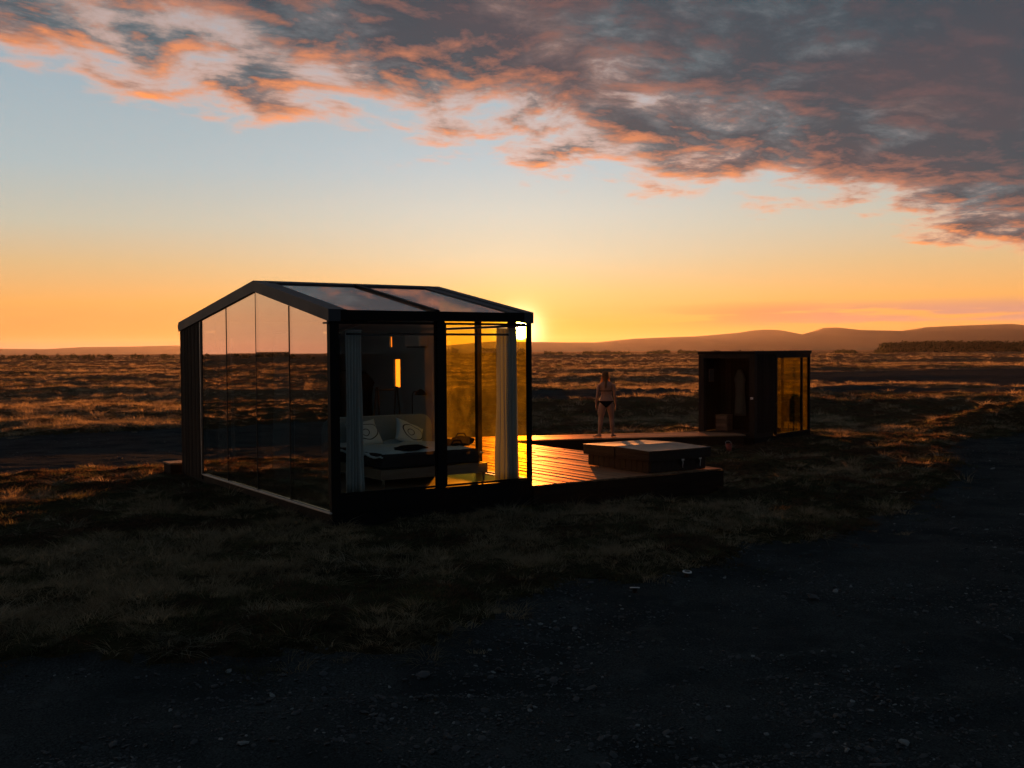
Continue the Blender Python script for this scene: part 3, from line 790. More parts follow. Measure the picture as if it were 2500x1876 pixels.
# mirrored gable, four glued panes and a strip of timber
stops = [0.045, 1.568, 3.053, 4.580, 6.000]
def under(a): return roof_z(a) - FH - 0.004
for (a0, a1), (yw, tl) in zip(zip(stops[:-1], stops[1:]), ((0.0012, 0.0014), (-0.0016, -0.0010), (0.0010, 0.0006), (-0.0008, 0.0018))):
    poly = [(a0 + .016, 0.062), (a1 - .016, 0.062), (a1 - .016, under(a1 - .016)), (a0 + .016, under(a0 + .016))]
    mb = MB().prism(poly, 0, 0.004, 0.016)
    mb.v = [(x + yw * (y - (a0 + a1) / 2) + tl * (z - 1.5), y, z) for x, y, z in mb.v]     # no two panes sit quite alike
    mb.build('glass_pane', M['glass_gable'], cab)
for a in stops[1:-1]:
    MB().box(0.000, 0.060, a - 0.0135, a + 0.0135, 0.05, under(a) - 0.01).build('mullion', M['black'], cab)
MB().box(-0.004, 0.05, 6.004, 6.105, 0.03, under(6.1)).build('mullion', M['black'], cab)
MB().box(-0.010, 0.03, 6.106, 6.128, 0.03, under(6.13) - .005).build('edge_trim', M['drip'], cab)
MB().box(-0.035, 0.003, -0.01, 6.0, 0.030, 0.052).build('drip_edge', M['drip'], cab)
MB().box(0.0, 0.06, 0.0, 6.0, 0.0, 0.029).build('base_rail', M['black'], cab)
a = 6.130; k = 0
while a < LA - 0.05:
    w = min(0.112, LA - a)
    MB().prism([(a + .004, -0.06), (a + w - .004, -0.06), (a + w - .004, under(a + w)), (a + .004, under(a))], 0, -0.004 - 0.004 * (k % 2), 0.022).build('cladding_plank', M['clad'], cab)
    a += w; k += 1
MB().box(0.024, 0.14, 6.13, LA, 0.0, ZE - 0.2).build('gable_return_wall', M['wall_in'], cab)
# far gable: two glazed bays, then a white wall with two slit windows
x0, x1 = LB - 0.075, LB - 0.003
for a0, a1 in ((0.075, 0.43), (0.60, 1.53), (1.64, 3.02)):
    poly = [(a0, 0.30), (a1, 0.30), (a1, 2.74), (a0, 2.74)]
    MB().prism(poly, 0, LB - 0.04, LB - 0.028).build('glass_pane', M['glass_far'], cab)
    poly = [(max(a0, 0.09), 2.792), (a1, 2.792), (a1, under(a1)), (max(a0, 0.09), max(2.80, under(a0)))]
    MB().prism(poly, 0, LB - 0.04, LB - 0.028).build('glass_pane', M['glass_far'], cab)
MB().box(x0, x1, 0.07, 3.09, 2.745, 2.785).build('transom', M['black'], cab)
MB().box(x0, x1, 0.07, 3.09, 0.268, 0.298).build('threshold', M['black'], cab)
for a0, a1 in ((0.435, 0.595), (1.532, 1.638), (3.022, 3.09)):
    MB().box(x0 - .002, x1 + .002, a0, a1, 0.299, 2.744).build('door_stile', M['black'], cab)
    MB().box(x0 - .002, x1 + .002, a0, a1, 2.786, max(2.80, under(a0) - 0.02)).build('mullion', M['black'], cab)
wall = MB()
wx0, wx1 = LB - 0.055, LB - 0.004
def wseg(a0, a1, z0, z1=None):
    z0 = z0
    if z1 is None: wall.prism([(a0, z0), (a1, z0), (a1, under(a1)), (a0, under(a0))], 0, wx0, wx1)
    else: wall.box(wx0, wx1, a0, a1, z0, z1)
wseg(3.092, 4.50, 0.02); wseg(4.50, 4.77, 0.02, 1.66); wseg(4.50, 4.77, 2.21); wseg(4.77, 4.845, 0.02)
wseg(4.845, 4.945, 0.02, 2.45); wseg(4.845, 4.945, 2.66); wseg(4.945, LA, 0.02)
wall.build('far_gable_wall', M['wall_in'], cab)
MB().add([(wx0 + .012, 4.502, 1.662), (wx0 + .012, 4.768, 1.662), (wx0 + .012, 4.768, 2.208), (wx0 + .012, 4.502, 2.208)], [(0, 1, 2, 3)]).build('slit_window', M['frost'], cab)
MB().add([(wx0 + .012, 4.847, 2.452), (wx0 + .012, 4.943, 2.452), (wx0 + .012, 4.943, 2.658), (wx0 + .012, 4.847, 2.658)], [(0, 1, 2, 3)]).build('slit_window', M['frost'], cab)
# back wall, inner partition
MB().prism([(0.142, 0.02), (wx0 - .002, 0.02), (wx0 - .002, ZE - 0.2), (0.142, ZE - 0.2)], 1, LA - 0.14, LA - 0.004).build('back_wall', M['clad'], cab)
MB().box(0.145, 2.30, 5.60, 5.70, ZF + .002, 2.95).build('partition_wall', M['wall_brown'], cab)
# roof: glass slope, closed slope, fascias
T = 0.07
def slope_box(mb, u0, u1, a0, a1, top, thick):
    mb.prism([(a0, roof_z(a0) + top - thick), (a1, roof_z(a1) + top - thick), (a1, roof_z(a1) + top), (a0, roof_z(a0) + top)], 0, u0, u1)
    return mb
slope_box(MB(), 0.02, LB - 0.02, AR + 0.03, LA - 0.01, -0.01, 0.14).build('closed_roof_slope', M['fascia'], cab)
for u0, u1 in ((0.295, 1.755), (1.835, 3.12)):
    slope_box(MB(), u0, u1, 0.07, AR - 0.14, -0.02, 0.014).build('skylight_pane', M['glass_roof'], cab)
slope_box(MB(), 1.757, 1.833, 0.05, AR - 0.06, 0.012, 0.13).build('rafter', M['black'], cab)
slope_box(MB(), 0.16, 0.293, 0.05, AR - 0.06, -0.004, 0.12).build('rafter', M['fascia'], cab)
slope_box(MB(), 3.122, LB - 0.16, 0.05, AR - 0.06, -0.004, 0.12).build('rafter', M['fascia'], cab)
MB().prism([(AR - 0.138, roof_z(AR - .138) - 0.12), (AR + 0.10, roof_z(AR + .1) - 0.16), (AR + 0.10, roof_z(AR + .10) + .012), (AR, ZR + 0.014), (AR - 0.138, roof_z(AR - .138) + .004)], 0, 0.161, LB - 0.161).build('ridge_cap', M['fascia'], cab)
MB().box(0.0, LB, -0.03, 0.048, ZE - 0.150, ZE - 0.004).build('eave_fascia', M['black'], cab)
MB().box(0.16, LB - 0.16, LA - 0.06, LA + 0.02, ZE - 0.16, ZE - 0.004).build('rear_eave_fascia', M['fascia'], cab)
for u0, u1 in ((-0.03, 0.158), (LB - 0.158, LB + 0.02)):
    MB().prism([(-0.032, ZE - FH + .006), (AR, ZR - FH), (AR, ZR + 0.012), (-0.032, ZE + 0.006)], 0, u0, u1).build('gable_fascia', M['fascia'], cab)
    MB().prism([(AR + .001, ZR - FH), (LA + 0.035, ZE - FH), (LA + 0.035, ZE + .006), (AR + .001, ZR + 0.012)], 0, u0, u1).build('gable_fascia', M['fascia'], cab)
MB().box(-0.02, 0.10, 0.02, 0.20, ZE - FH - 0.028, ZE - FH - 0.002).build('soffit_end', M['fascia'], cab)
MB().box(-0.02, 0.05, LA + 0.036, LA + 0.10, ZE - 0.13, ZE - 0.03).build('gutter_end', M['black'], cab)
MB().box(0.30, 3.10, 0.065, 0.10, 2.60, 2.635).build('curtain_rail', M['black'], cab)

def in_cab(u, a, z):
    p = cw(u, a); return (float(p[0]), float(p[1]), z)

# timber step on the cabin's far left
st = empty('timber_step', in_cab(-0.10, LA + 0.20, 0.0), CYAW)
tag(st, 'small grey timber step behind the clad corner of the cabin', 'step')
for k in range(4): MB().box(-0.10, 1.4, k * 0.13, k * 0.13 + 0.122, 0.09, 0.12).build('board', M['crate'], st)
MB().box(-0.08, 1.38, 0.01, 0.50, -0.35, 0.088).build('riser', M['deckside'], st)

# ------------------------------------------------------------------ curtains
def curtain(u0, a0, u1, a1, z0, z1, label, folds=7, depth=0.045):
    o = empty('curtain', in_cab((u0 + u1) / 2, (a0 + a1) / 2, z0), 0)
    p0, p1 = cw(u0, a0), cw(u1, a1); d = p1 - p0; L = np.linalg.norm(d); d = d / L; nn = np.array([-d[1], d[0]])
    mid = (p0 + p1) / 2; n = folds * 8
    V, Q = [], []; seed = random.uniform(0, 40)
    zs = np.linspace(0, 1, 15)
    for j, t in enumerate(zs):
        for i in range(n + 1):
            s = i / n; ph = random.random() * 0.12
            irr = 1.6 * float(vnoise(np.array([s * folds * 0.7 + seed]), np.array([t * 0.8 + seed]), 7)[0])
            wv = math.sin(s * folds * 2 * math.pi + 1.9 * irr) * depth * (0.5 + 0.55 * (1 - t) + 0.7 * irr * (1 - t)) + 0.05 * (1 - t) * irr + 0.015 * math.sin(9 * t + 6 * s) * (1 - t)
            gather = (s - 0.5) * L * (1.0 + 0.10 * (1 - t) * math.sin(4 * t + 1))
            q = p0 + d * 0
            V.append(tuple((d * gather + nn * wv)) + ((z1 - z0) * t,))
    for j in range(len(zs) - 1):
        for i in range(n):
            k = j * (n + 1) + i; Q.append((k, k + 1, k + n + 2, k + n + 1))
    me = bpy.data.meshes.new('cloth'); me.from_pydata(V, [], Q); me.update()
    me.polygons.foreach_set('use_smooth', [True] * len(Q))
    c = put('cloth', me, M['curtain'], o)
    sd = c.modifiers.new('thickness', 'SOLIDIFY'); sd.thickness = 0.004
    MB().tube([tuple(-d * L * .52) + (z1 - z0 + .012,), tuple(d * L * .52) + (z1 - z0 + .012,)], 0.012, 8).build('heading', M['curtain'], o)
    tag(o, label, 'curtain', 'curtains inside the cabin')
    return o
curtain(0.36, 0.25, 0.61, 0.25, ZF + .004, 2.66, 'grey curtain gathered by the front left corner post', 5)
curtain(2.98, 0.22, 3.33, 0.22, ZF + .02, 2.70, 'grey curtain gathered by the front right corner post, lit by the sun', 6)
curtain(0.12, 1.75, 0.12, 2.55, ZF + .01, 2.66, 'pale curtain behind the mirrored gable, nearer the front corner', 9)
curtain(0.12, 4.65, 0.12, 5.30, ZF + .01, 2.60, 'pale curtain behind the mirrored gable, nearer the timber cladding', 8)
curtain(3.36, 2.72, 3.36, 3.00, ZF + .01, 2.52, 'pale curtain hanging at the far glass wall beyond the bed', 4)

# ------------------------------------------------------------------ bed
BU0, BU1, BA0, BA1 = 1.02, 2.93, 0.46, 2.52
bed = empty('bed', in_cab(BU0, BA0, ZF), CYAW)
tag(bed, 'wide double bed with grey upholstered headboard and dark mattress behind the front glass', 'bed')
bw, bl = BU1 - BU0, BA1 - BA0
fr = MB(); fr.box(0, bw, 0, 0.03, 0.13, 0.285); fr.box(0, bw, bl - .03, bl, 0.13, 0.285); fr.box(0, .03, .03, bl - .03, 0.13, 0.285); fr.box(bw - .03, bw, .03, bl - .03, .13, .285)
fr.box(.03, bw - .03, .03, bl - .03, .20, .24)
fr.build('bed_frame', M['bedwood'], bed)
for x, y in ((0.06, 0.05), (bw - 0.045, 0.05), (0.06, bl - .08), (bw - .06, bl - .08)):
    MB().tube([(x, y, 0.0), (x, y, 0.13)], [0.014, 0.026], 10).build('leg', M['bedwood'], bed)
mt = MB().box(0.03, bw - 0.10, 0.035, bl - 0.04, 0.29, 0.51).build('mattress', M['mattress'], bed, bevel=0.03)
# bedding: a rumpled sheet over the mattress
nU, nA = 46, 46; V, Q = [], []
for j in range(nA):
    for i in range(nU):
        s, t = i / (nU - 1), j / (nA - 1)
        x = -0.01 + s * (bw - 0.04); y = 0.04 + t * (bl - 0.1)
        e = min(s, 1 - s, t * 1.2) * 8
        z = 0.525 + 0.05 * float(fbm(np.array([x * 3.2]), np.array([y * 3.2]), 5, 4)[0]) + 0.02 * min(1, e) - 0.06 * max(0, 1 - e)
        V.append((x, y, z))
for j in range(nA - 1):
    for i in range(nU - 1):
        k = j * nU + i; Q.append((k, k + 1, k + nU + 1, k + nU))
me = bpy.data.meshes.new('duvet'); me.from_pydata(V, [], Q); me.polygons.foreach_set('use_smooth', [True] * len(Q))
dv = put('duvet', me, M['linen'], bed); sdm = dv.modifiers.new('thickness', 'SOLIDIFY'); sdm.thickness = 0.02
hb_ = []
w0, w1, hh, rr = -0.06, bw + 0.12, 0.985, 0.22
hb_.append((w0, 0.02)); hb_.append((w1, 0.02))
for k in range(9): t = k / 8 * math.pi / 2; hb_.append((w1 - rr + rr * math.cos(t), hh - rr + rr * math.sin(t)))
for k in range(9): t = math.pi / 2 + k / 8 * math.pi / 2; hb_.append((w0 + rr + rr * math.cos(t), hh - rr + rr * math.sin(t)))
MB().prism(hb_, 1, bl + 0.005, bl + 0.10).build('headboard', M['headboard'], bed, bevel=0.015)

def pillow(loc, rot, w, h, label):
    n = 18; V, Q = [], []
    for side in (1, -1):
        for j in range(n):
            for i in range(n):
                s, t = i / (n - 1) * 2 - 1, j / (n - 1) * 2 - 1
                pin = 1 - 0.10 * (1 - abs(s) ** 2) * abs(t) ** 3
                pin2 = 1 - 0.10 * (1 - abs(t) ** 2) * abs(s) ** 3
                th = 0.075 * ((1 - s ** 4) * (1 - t ** 4)) ** 0.55
                V.append((s * w / 2 * pin2, t * h / 2 * pin, side * th + 0.004 * math.sin(9 * s + 5 * t)))
    for k0 in (0, n * n):
        for j in range(n - 1):
            for i in range(n - 1):
                k = k0 + j * n + i; Q.append((k, k + 1, k + n + 1, k + n) if k0 == 0 else (k, k + n, k + n + 1, k + 1))
    me = bpy.data.meshes.new('pillow'); me.from_pydata(V, [], Q)
    bm = bmesh.new(); bm.from_mesh(me); bmesh.ops.remove_doubles(bm, verts=bm.verts, dist=0.0005); bm.to_mesh(me); bm.free()
    me.polygons.foreach_set('use_smooth', [True] * len(me.polygons))
    o = put('pillow', me, M['print'], None, loc, rot)
    tag(o, label, 'pillow', 'pillows on the bed')
    return o
zp = ZF + 0.54
pillow(in_cab(2.40, 2.16, zp + 0.13), (math.radians(50), math.radians(24), CYAW - 0.05), 0.58, 0.50, 'white pillow with black line print at the middle of the headboard')
pillow(in_cab(1.58, 2.22, zp + 0.17), (math.radians(56), math.radians(-6), CYAW + 0.1), 0.58, 0.50, 'white pillow with black line print half hidden by the left curtain')

def lump(name, loc, size, label, cat, seed, mat, rz=0.0, flat=0.6):
    bm = bmesh.new(); bmesh.ops.create_icosphere(bm, subdivisions=4, radius=1.0)
    for v in bm.verts:
        n = float(fbm(np.array([v.co.x * 1.7 + seed]), np.array([v.co.y * 1.7 + v.co.z]), seed, 4)[0])
        v.co *= 1 + 0.45 * n
        v.co.z = max(v.co.z, -flat)
        v.co = Vector((v.co.x * size[0], v.co.y * size[1], (v.co.z + flat) * size[2]))
    me = bpy.data.meshes.new(name); bm.to_mesh(me); bm.free(); me.polygons.foreach_set('use_smooth', [True] * len(me.polygons))
    o = put(name, me, mat, None, loc, (0, 0, rz)); tag(o, label, cat); return o
lump('folded_garment', in_cab(1.72, 0.86, zp - 0.005), (0.26, 0.20, 0.045), 'dark folded garment lying on the left of the bed', 'clothes', 3, M['darkcloth'], CYAW)
bag = lump('travel_bag', in_cab(2.74, 0.98, zp - 0.005), (0.20, 0.15, 0.10), 'dark bag lying on the right end of the bed', 'bag', 8, M['darkcloth'], CYAW)
MB().tube([(-.10, 0, .14), (-.06, 0, .20), (.06, 0, .20), (.10, 0, .14)], 0.012, 8).build('handle', M['darkcloth'], bag)
lump('shoulder_pouch', in_cab(2.50, 1.05, zp - 0.005), (0.12, 0.10, 0.07), 'small dark pouch beside the bag on the bed', 'bag', 14, M['darkcloth'], CYAW)

# ------------------------------------------------------------------ other furniture
lp = empty('floor_lamp', in_cab(3.12, 3.40, ZF), 0)
tag(lp, 'slim black reading lamp standing behind the headboard', 'lamp')
MB().tube([(0, 0, 0), (0, 0, 0.02)], [0.13, 0.12], 20).build('base', M['iron'], lp)
MB().tube([(0, 0, 0.02), (0, 0, 1.28), (0.02, 0.01, 1.34), (0.08, 0.05, 1.35)], 0.009, 8).build('stem', M['iron'], lp)
MB().tube([(0.15, 0.09, 1.28), (0.15, 0.09, 1.31), (0.15, 0.09, 1.36), (0.15, 0.09, 1.39)], [0.115, 0.105, 0.07, 0.02], 18).build('lamp_shade', M['iron'], lp)
ac = empty('air_conditioner', in_cab(wx0 - 0.002, 3.34, 2.43), CYAW)
tag(ac, 'white wall air conditioner high on the far inner wall', 'air conditioner')
MB().box(-0.20, 0, 0, 0.58, 0.03, 0.27).build('housing', M['white'], ac, bevel=0.02)
MB().box(-0.17, -0.02, 0.03, 0.55, 0.0, 0.028).build('louvre', M['iron'], ac)
# trestle stand with a dark cloth under the slit window
ts = empty('trestle_stand', in_cab(3.02, 4.25, ZF), CYAW + 0.15)
tag(ts, 'pale wooden A-frame stand below the orange slit window', 'stand')
for sx in (-0.24, 0.24):
    for sy in (-1, 1):
        MB().tube([(sx * 1.12, sy * 0.20, 0), (sx * 0.94, sy * 0.02, 1.42)], 0.017, 8).build('leg', M['bedwood'], ts)
MB().tube([(-0.27, 0, 1.36), (0.27, 0, 1.36)], 0.016, 8).build('top_rail', M['bedwood'], ts)
MB().box(-0.24, 0.24, -0.13, 0.13, 0.72, 0.745).build('shelf', M['bedwood'], ts)
def hanging(name, loc, rz, w, L, dpt, label, cat, mat, seed, shoulder=0.9):
    rings = []
    for k in range(15):
        t = k / 14
        ww = w * (0.28 + (shoulder - 0.28) * min(1, t * 5)) * (1 + 0.18 * math.sin(3 * t + seed)) if t < 0.25 else w * (shoulder + 0.10 * math.sin(6 * t + seed))
        dd = dpt * (0.6 + 0.5 * t)
        ring = []
        for i in range(24):
            a_ = i / 24 * 2 * math.pi
            rip = 1 + 0.10 * math.sin(5 * a_ + seed + 2 * t)
            ring.append((ww / 2 * math.cos(a_) * rip, dd / 2 * math.sin(a_) * rip, -L * t))
        rings.append(ring)
    o = MB().loft(rings).build(name, mat, None, loc=loc, rot=(0, 0, rz)); tag(o, label, cat); return o
hanging('jacket', in_cab(2.42, 4.10, 2.00), CYAW, 0.42, 1.05, 0.22, 'dark jacket hanging left of the orange slit window', 'jacket', M['darkcloth'], 1.0, 1.0)
MB().box(2.405, 2.425, 4.03, 5.60, 1.99, 2.005).build('coat_rail', M['iron'], cab)

# ================================================================== deck
deck = empty('timber_deck', (C0[0], C0[1], 0), CYAW)
tag(deck, 'sunlit timber deck of long boards beside the cabin and under the hot tub', 'deck')
wb0, wd = walk_line(1.31)
def deck_end(u):      # where the boards run out: the walkway's back edge carried on
    A_ = np.array([[CN[0], -wd[0]], [CN[1], -wd[1]]]); b_ = wb0 - (C0 + CU * u)
    return float(np.linalg.solve(A_, b_)[0])
u = LB + 0.012; k = 0; BW = 0.121
while u + BW < DU1 + 0.01:
    e0, e1 = deck_end(u), deck_end(u + BW)
    cut = random.uniform(2.6, 5.6)
    dzv = random.uniform(-0.0025, 0.0025)
    u1 = u + BW - 0.007
    MB().prism([(u, 0.004), (u1, 0.004), (u1, cut - .002), (u, cut - .002)], 2, DZ - 0.028 + dzv, DZ + dzv).build('board', M['deck'], deck, bevel=0.003)
    MB().prism([(u, cut + .003), (u1, cut + .003), (u1, e1), (u, e0)], 2, DZ - 0.028 - dzv, DZ - dzv).build('board', M['deck'], deck, bevel=0.003)
    u += BW
DUE = u - 0.007
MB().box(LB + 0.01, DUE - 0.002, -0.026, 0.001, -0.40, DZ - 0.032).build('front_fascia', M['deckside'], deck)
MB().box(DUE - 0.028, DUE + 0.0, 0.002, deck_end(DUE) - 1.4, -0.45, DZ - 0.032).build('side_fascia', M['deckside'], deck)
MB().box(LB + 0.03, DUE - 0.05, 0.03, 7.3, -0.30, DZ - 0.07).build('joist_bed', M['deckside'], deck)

# ================================================================== walkway
wf0, wd = walk_line(0.0)
wyaw = math.atan2(wd[1], wd[0])
walk = empty('walkway', (float(wf0[0]), float(wf0[1]), 0), wyaw)
tag(walk, 'narrow raised boardwalk leading from the deck to the sauna', 'walkway')
wn = np.array([-wd[1], wd[0]])
def cross_line(off, p, d):   # distance along the walkway where the line off metres in meets the line p + d s
    o_ = wf0 + wn * off
    A_ = np.array([[wd[0], -d[0]], [wd[1], -d[1]]]); s_ = np.linalg.solve(A_, p - o_); return float(s_[0])
for k in range(10):
    o0, o1 = k * 0.131, k * 0.131 + 0.124
    s0, s1 = (cross_line(o, cw(DUE + 0.006, 0), CN) for o in (o0, o1))
    f0, f1 = (min(6.28, cross_line(o, sw(-0.012, 0), SN)) for o in (o0, o1))
    if k < 4: f0, f1 = min(f0, 6.26), min(f1, 6.26)
    jz = random.uniform(-.002, .002); cut = random.uniform(2.0, 4.2)
    MB().prism([(s0, o0), (cut, o0), (cut, o1), (s1, o1)], 2, DZ - .028 + jz, DZ + jz).build('board', M['walk'], walk, bevel=0.003)
    MB().prism([(cut + .004, o0), (f0, o0), (f1, o1), (cut + .004, o1)], 2, DZ - .028 - jz, DZ - jz).build('board', M['walk'], walk, bevel=0.003)
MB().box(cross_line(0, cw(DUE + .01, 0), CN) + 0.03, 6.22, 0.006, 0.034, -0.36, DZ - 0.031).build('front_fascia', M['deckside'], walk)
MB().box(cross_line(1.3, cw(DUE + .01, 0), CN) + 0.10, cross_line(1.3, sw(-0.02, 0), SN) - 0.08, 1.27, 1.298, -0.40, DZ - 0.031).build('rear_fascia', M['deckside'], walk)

# ================================================================== hot tub
TU0, TU1, TA0, TA1, TZ = 6.05, 7.54, 0.10, 2.02, 0.588
tub = empty('hot_tub', in_cab((TU0 + TU1) / 2, (TA0 + TA1) / 2, DZ), CYAW)
tag(tub, 'square sunken hot tub under a grey folding cover at the end of the deck', 'hot tub')
hw, hl = (TU1 - TU0) / 2, (TA1 - TA0) / 2
MB().box(-hw + .07, hw - .07, -hl + .06, hl - .06, 0.004, 0.23).build('shell', M['tub'], tub, bevel=0.02)
for k in range(11):
    x = -hw + 0.09 + k * (2 * hw - 0.18) / 11
    MB().box(x, x + (2 * hw - .18) / 11 - .012, -hl + .050, -hl + .0585, 0.01, 0.20).build('skirt_slat', M['tub'], tub)
    y = -hl + 0.09 + k * (2 * hl - 0.18) / 11
    MB().box(-hw + .060, -hw + .0685, y, y + (2 * hl - .18) / 11 - .012, 0.01, 0.20).build('skirt_slat', M['tub'], tub)
ct = TZ - DZ
def cover_half(y0, y1, zlo0, zlo1):
    n, m = 22, 14; V, Q = [], []
    for j in range(m + 1):
        for i in range(n + 1):
            s, t = i / n, j / m; x = -hw + s * 2 * hw; y = y0 + t * (y1 - y0)
            z = zlo0 + (zlo1 - zlo0) * t - 0.010 * math.sin(math.pi * s) * math.sin(math.pi * t) + 0.004 * float(fbm(np.array([x * 6]), np.array([y * 6]), 33, 3)[0])
            V.append((x, y, z))
    for j in range(m):
        for i in range(n):
            k = j * (n + 1) + i; Q.append((k, k + 1, k + n + 2, k + n + 1))
    b = len(V)
    ring = [i for i in range(n + 1)] + [(j + 1) * (n + 1) - 1 for j in range(1, m + 1)] + [m * (n + 1) + i for i in range(n - 1, -1, -1)] + [j * (n + 1) for j in range(m - 1, 0, -1)]
    for lvl, (dz_, sh) in enumerate(((-0.055, 1.0), (-0.062, 0.990), (-0.12, 0.994), (-0.185, 0.985))):
        for q, i in enumerate(ring):
            x, y, z = V[i]; wv = 0.012 * math.sin(9 * x + 5 * y + lvl * 2) * (lvl > 0)
            cy_ = (y0 + y1) / 2
            V.append((x * sh, cy_ + (y - cy_) * (sh if lvl else 1), (ct - 0.01) + dz_ + wv * 0.6))
    L = len(ring)
    prev = ring
    for lvl in range(4):
        cur = [b + lvl * L + q for q in range(L)]
        for q in range(L): Q.append((prev[q], prev[(q + 1) % L], cur[(q + 1) % L], cur[q]))
        prev = cur
    Q.append(tuple(prev[::-1]))
    me = bpy.data.meshes.new('cover_panel'); me.from_pydata(V, [], Q); me.update()
    bm = bmesh.new(); bm.from_mesh(me); bmesh.ops.recalc_face_normals(bm, faces=bm.faces); bm.to_mesh(me); bm.free()
    me.materials.append(M['cover']); me.materials.append(M['tub'])
    me.polygons.foreach_set('material_index', [0 if abs(p.normal.z) > 0.7 and p.center.z > ct - 0.05 else 1 for p in me.polygons])  # sides: same vinyl, but the duller skirt material darkens them as if in shade
    return put('cover_panel', me, None, tub)
cover_half(-hl, -0.012, ct - 0.012, ct + 0.012)
cover_half(0.012, hl, ct + 0.012, ct - 0.012)
MB().box(-hw + .01, hw - .01, -0.014, 0.014, ct - 0.02, ct + 0.005).build('hinge_flap', M['cover'], tub)
for x in (0.02, hw - 0.30):
    MB().box(x, x + 0.03, -hl - 0.010, -hl + 0.045, ct - 0.30, ct - 0.19).build('strap', M['tub'], tub)
    MB().box(x - .012, x + 0.042, -hl - 0.026, -hl - 0.011, ct - 0.215, ct - 0.19).build('buckle', M['strap'], tub)
    MB().tube([(x + .015, -hl - .018, ct - .216), (x + .02, -hl - .02, ct - .26), (x + .008, -hl - .02, ct - .30), (x + .016, -hl - .018, ct - .345)], 0.005, 6).build('chain', M['strap'], tub)

# ================================================================== sauna hut
sau = empty('sauna_hut', (float(S0[0]), float(S0[1]), 0), SYAW)
tag(sau, 'small flat-roofed black sauna hut with open porch and glass end', 'hut')
MB().box(0.0, SL, 0.0, SD, -0.30, 0.06).build('floor_slab', M['sauna'], sau)
MB().box(0.01, 1.20, 0.04, SD - 0.04, 0.061, DZ - 0.002).build('porch_floor', M['saunaframe'], sau)
rf = MB().box(-0.02, SL + 0.03, -0.02, SD + 0.02, STOP - 0.075, STOP).build('roof', M['black'], sau)
MB().box(-0.035, SL + 0.045, -0.035, SD + 0.035, STOP + .001, STOP + 0.018).build('roof_edge_trim', M['fascia'], rf)
zt = STOP - 0.078
MB().box(-0.008, 0.14, 0.002, 0.155, 0.062, zt).build('corner_post', M['saunaframe'], sau)
MB().box(-0.008, 0.14, SD - 0.155, SD - .002, 0.062, zt).build('corner_post', M['saunaframe'], sau)
MB().box(-0.008, 0.14, 0.157, SD - 0.157, zt - 0.10, zt).build('porch_beam', M['saunaframe'], sau)
def planks(x0, x1, fixed0, fixed1, along_x, z0, z1, mat, w=0.10):
    t = x0; k = 0
    while t < x1 - 0.02:
        e = min(t + w, x1)
        off = 0.003 * (k % 2)
        if along_x: MB().box(t + .003, e - .003, fixed0 - off, fixed1, z0, z1).build('plank', mat, sau)
        else: MB().box(fixed0 - off, fixed1, t + .003, e - .003, z0, z1).build('plank', mat, sau)
        t = e; k += 1
planks(0.145, 1.28, 0.004, 0.034, True, DZ, zt, M['sauna'])
planks(0.145, SL - 0.1, SD - 0.034, SD - 0.006, True, DZ, zt, M['sauna'])
planks(0.04, SD - 0.04, 1.16, 1.19, False, DZ, zt, M['saunaframe'])
MB().box(1.285, 1.36, 0.0, 0.07, 0.062, zt).build('window_post', M['black'], sau)
MB().box(SL - 0.075, SL - 0.002, 0.0, 0.075, 0.062, zt).build('corner_post', M['black'], sau)
MB().box(SL - 0.075, SL - 0.002, SD - 0.1, SD - 0.005, 0.062, zt).build('corner_post', M['black'], sau)
MB().box(1.362, SL - 0.077, 0.0, 0.07, zt - 0.10, zt).build('window_head', M['black'], sau)
MB().box(1.362, SL - 0.077, 0.0, 0.07, 0.062, 0.095).build('window_sill', M['black'], sau)
MB().box(2.98, 3.05, 0.012, 0.065, 0.096, zt - .102).build('mullion', M['black'], sau)
MB().box(1.364, 2.978, 0.030, 0.042, 0.097, zt - .103).build('glass_pane', M['glass_sauna'], sau)
MB().box(3.052, SL - 0.079, 0.030, 0.042, 0.097, zt - .103).build('glass_pane', M['glass_sauna'], sau)
MB().box(SL - 0.07, SL - 0.005, 0.077, SD - 0.102, zt - 0.08, zt).build('window_head', M['black'], sau)
MB().box(SL - 0.07, SL - 0.005, 0.077, SD - 0.102, 0.062, 0.095).build('window_sill', M['black'], sau)
MB().box(SL - 0.065, SL - 0.01, 0.80, 0.86, 0.096, zt - .082).build('mullion', M['black'], sau)
MB().box(SL - 0.04, SL - 0.028, 0.080, 0.798, 0.097, zt - .083).build('glass_pane', M['glass_sauna'], sau)
MB().box(SL - 0.04, SL - 0.028, 0.862, SD - .104, 0.097, zt - .083).build('glass_pane', M['glass_sauna'], sau)
MB().box(1.22, 1.9, 1.05, SD - 0.05, DZ + 0.42, DZ + 0.46).build('bench', M['saunaframe'], sau)
# door in the porch's back wall
dr = MB().box(1.125, 1.155, 0.55, 1.25, DZ + .01, 2.05).build('door', M['sauna'], sau)
MB().box(1.085, 1.123, 0.60, 0.63, 1.0, 1.25).build('handle', M['iron'], dr)
def in_sau(x, y, z):
    p = sw(x, y); return (float(p[0]), float(p[1]), z)
lk_ = empty('key_box', in_sau(-0.010, 0.075, 1.07), SYAW)
tag(lk_, 'small white box fixed to the right post of the sauna porch', 'box')
MB().box(-0.03, 0, -0.035, 0.035, 0, 0.055).build('case', M['white'], lk_, bevel=0.006)
MB().box(-0.034, -0.031, -0.02, 0.02, 0.012, 0.043).build('cover', M['strap'], lk_)
nt_ = empty('notice_board', in_sau(0.62, SD - 0.041, 1.50), SYAW)
tag(nt_, 'pale framed notice on the porch wall of the sauna', 'notice')
MB().box(-0.13, 0.13, -0.02, 0, 0, 0.34).build('frame', M['crate'], nt_)
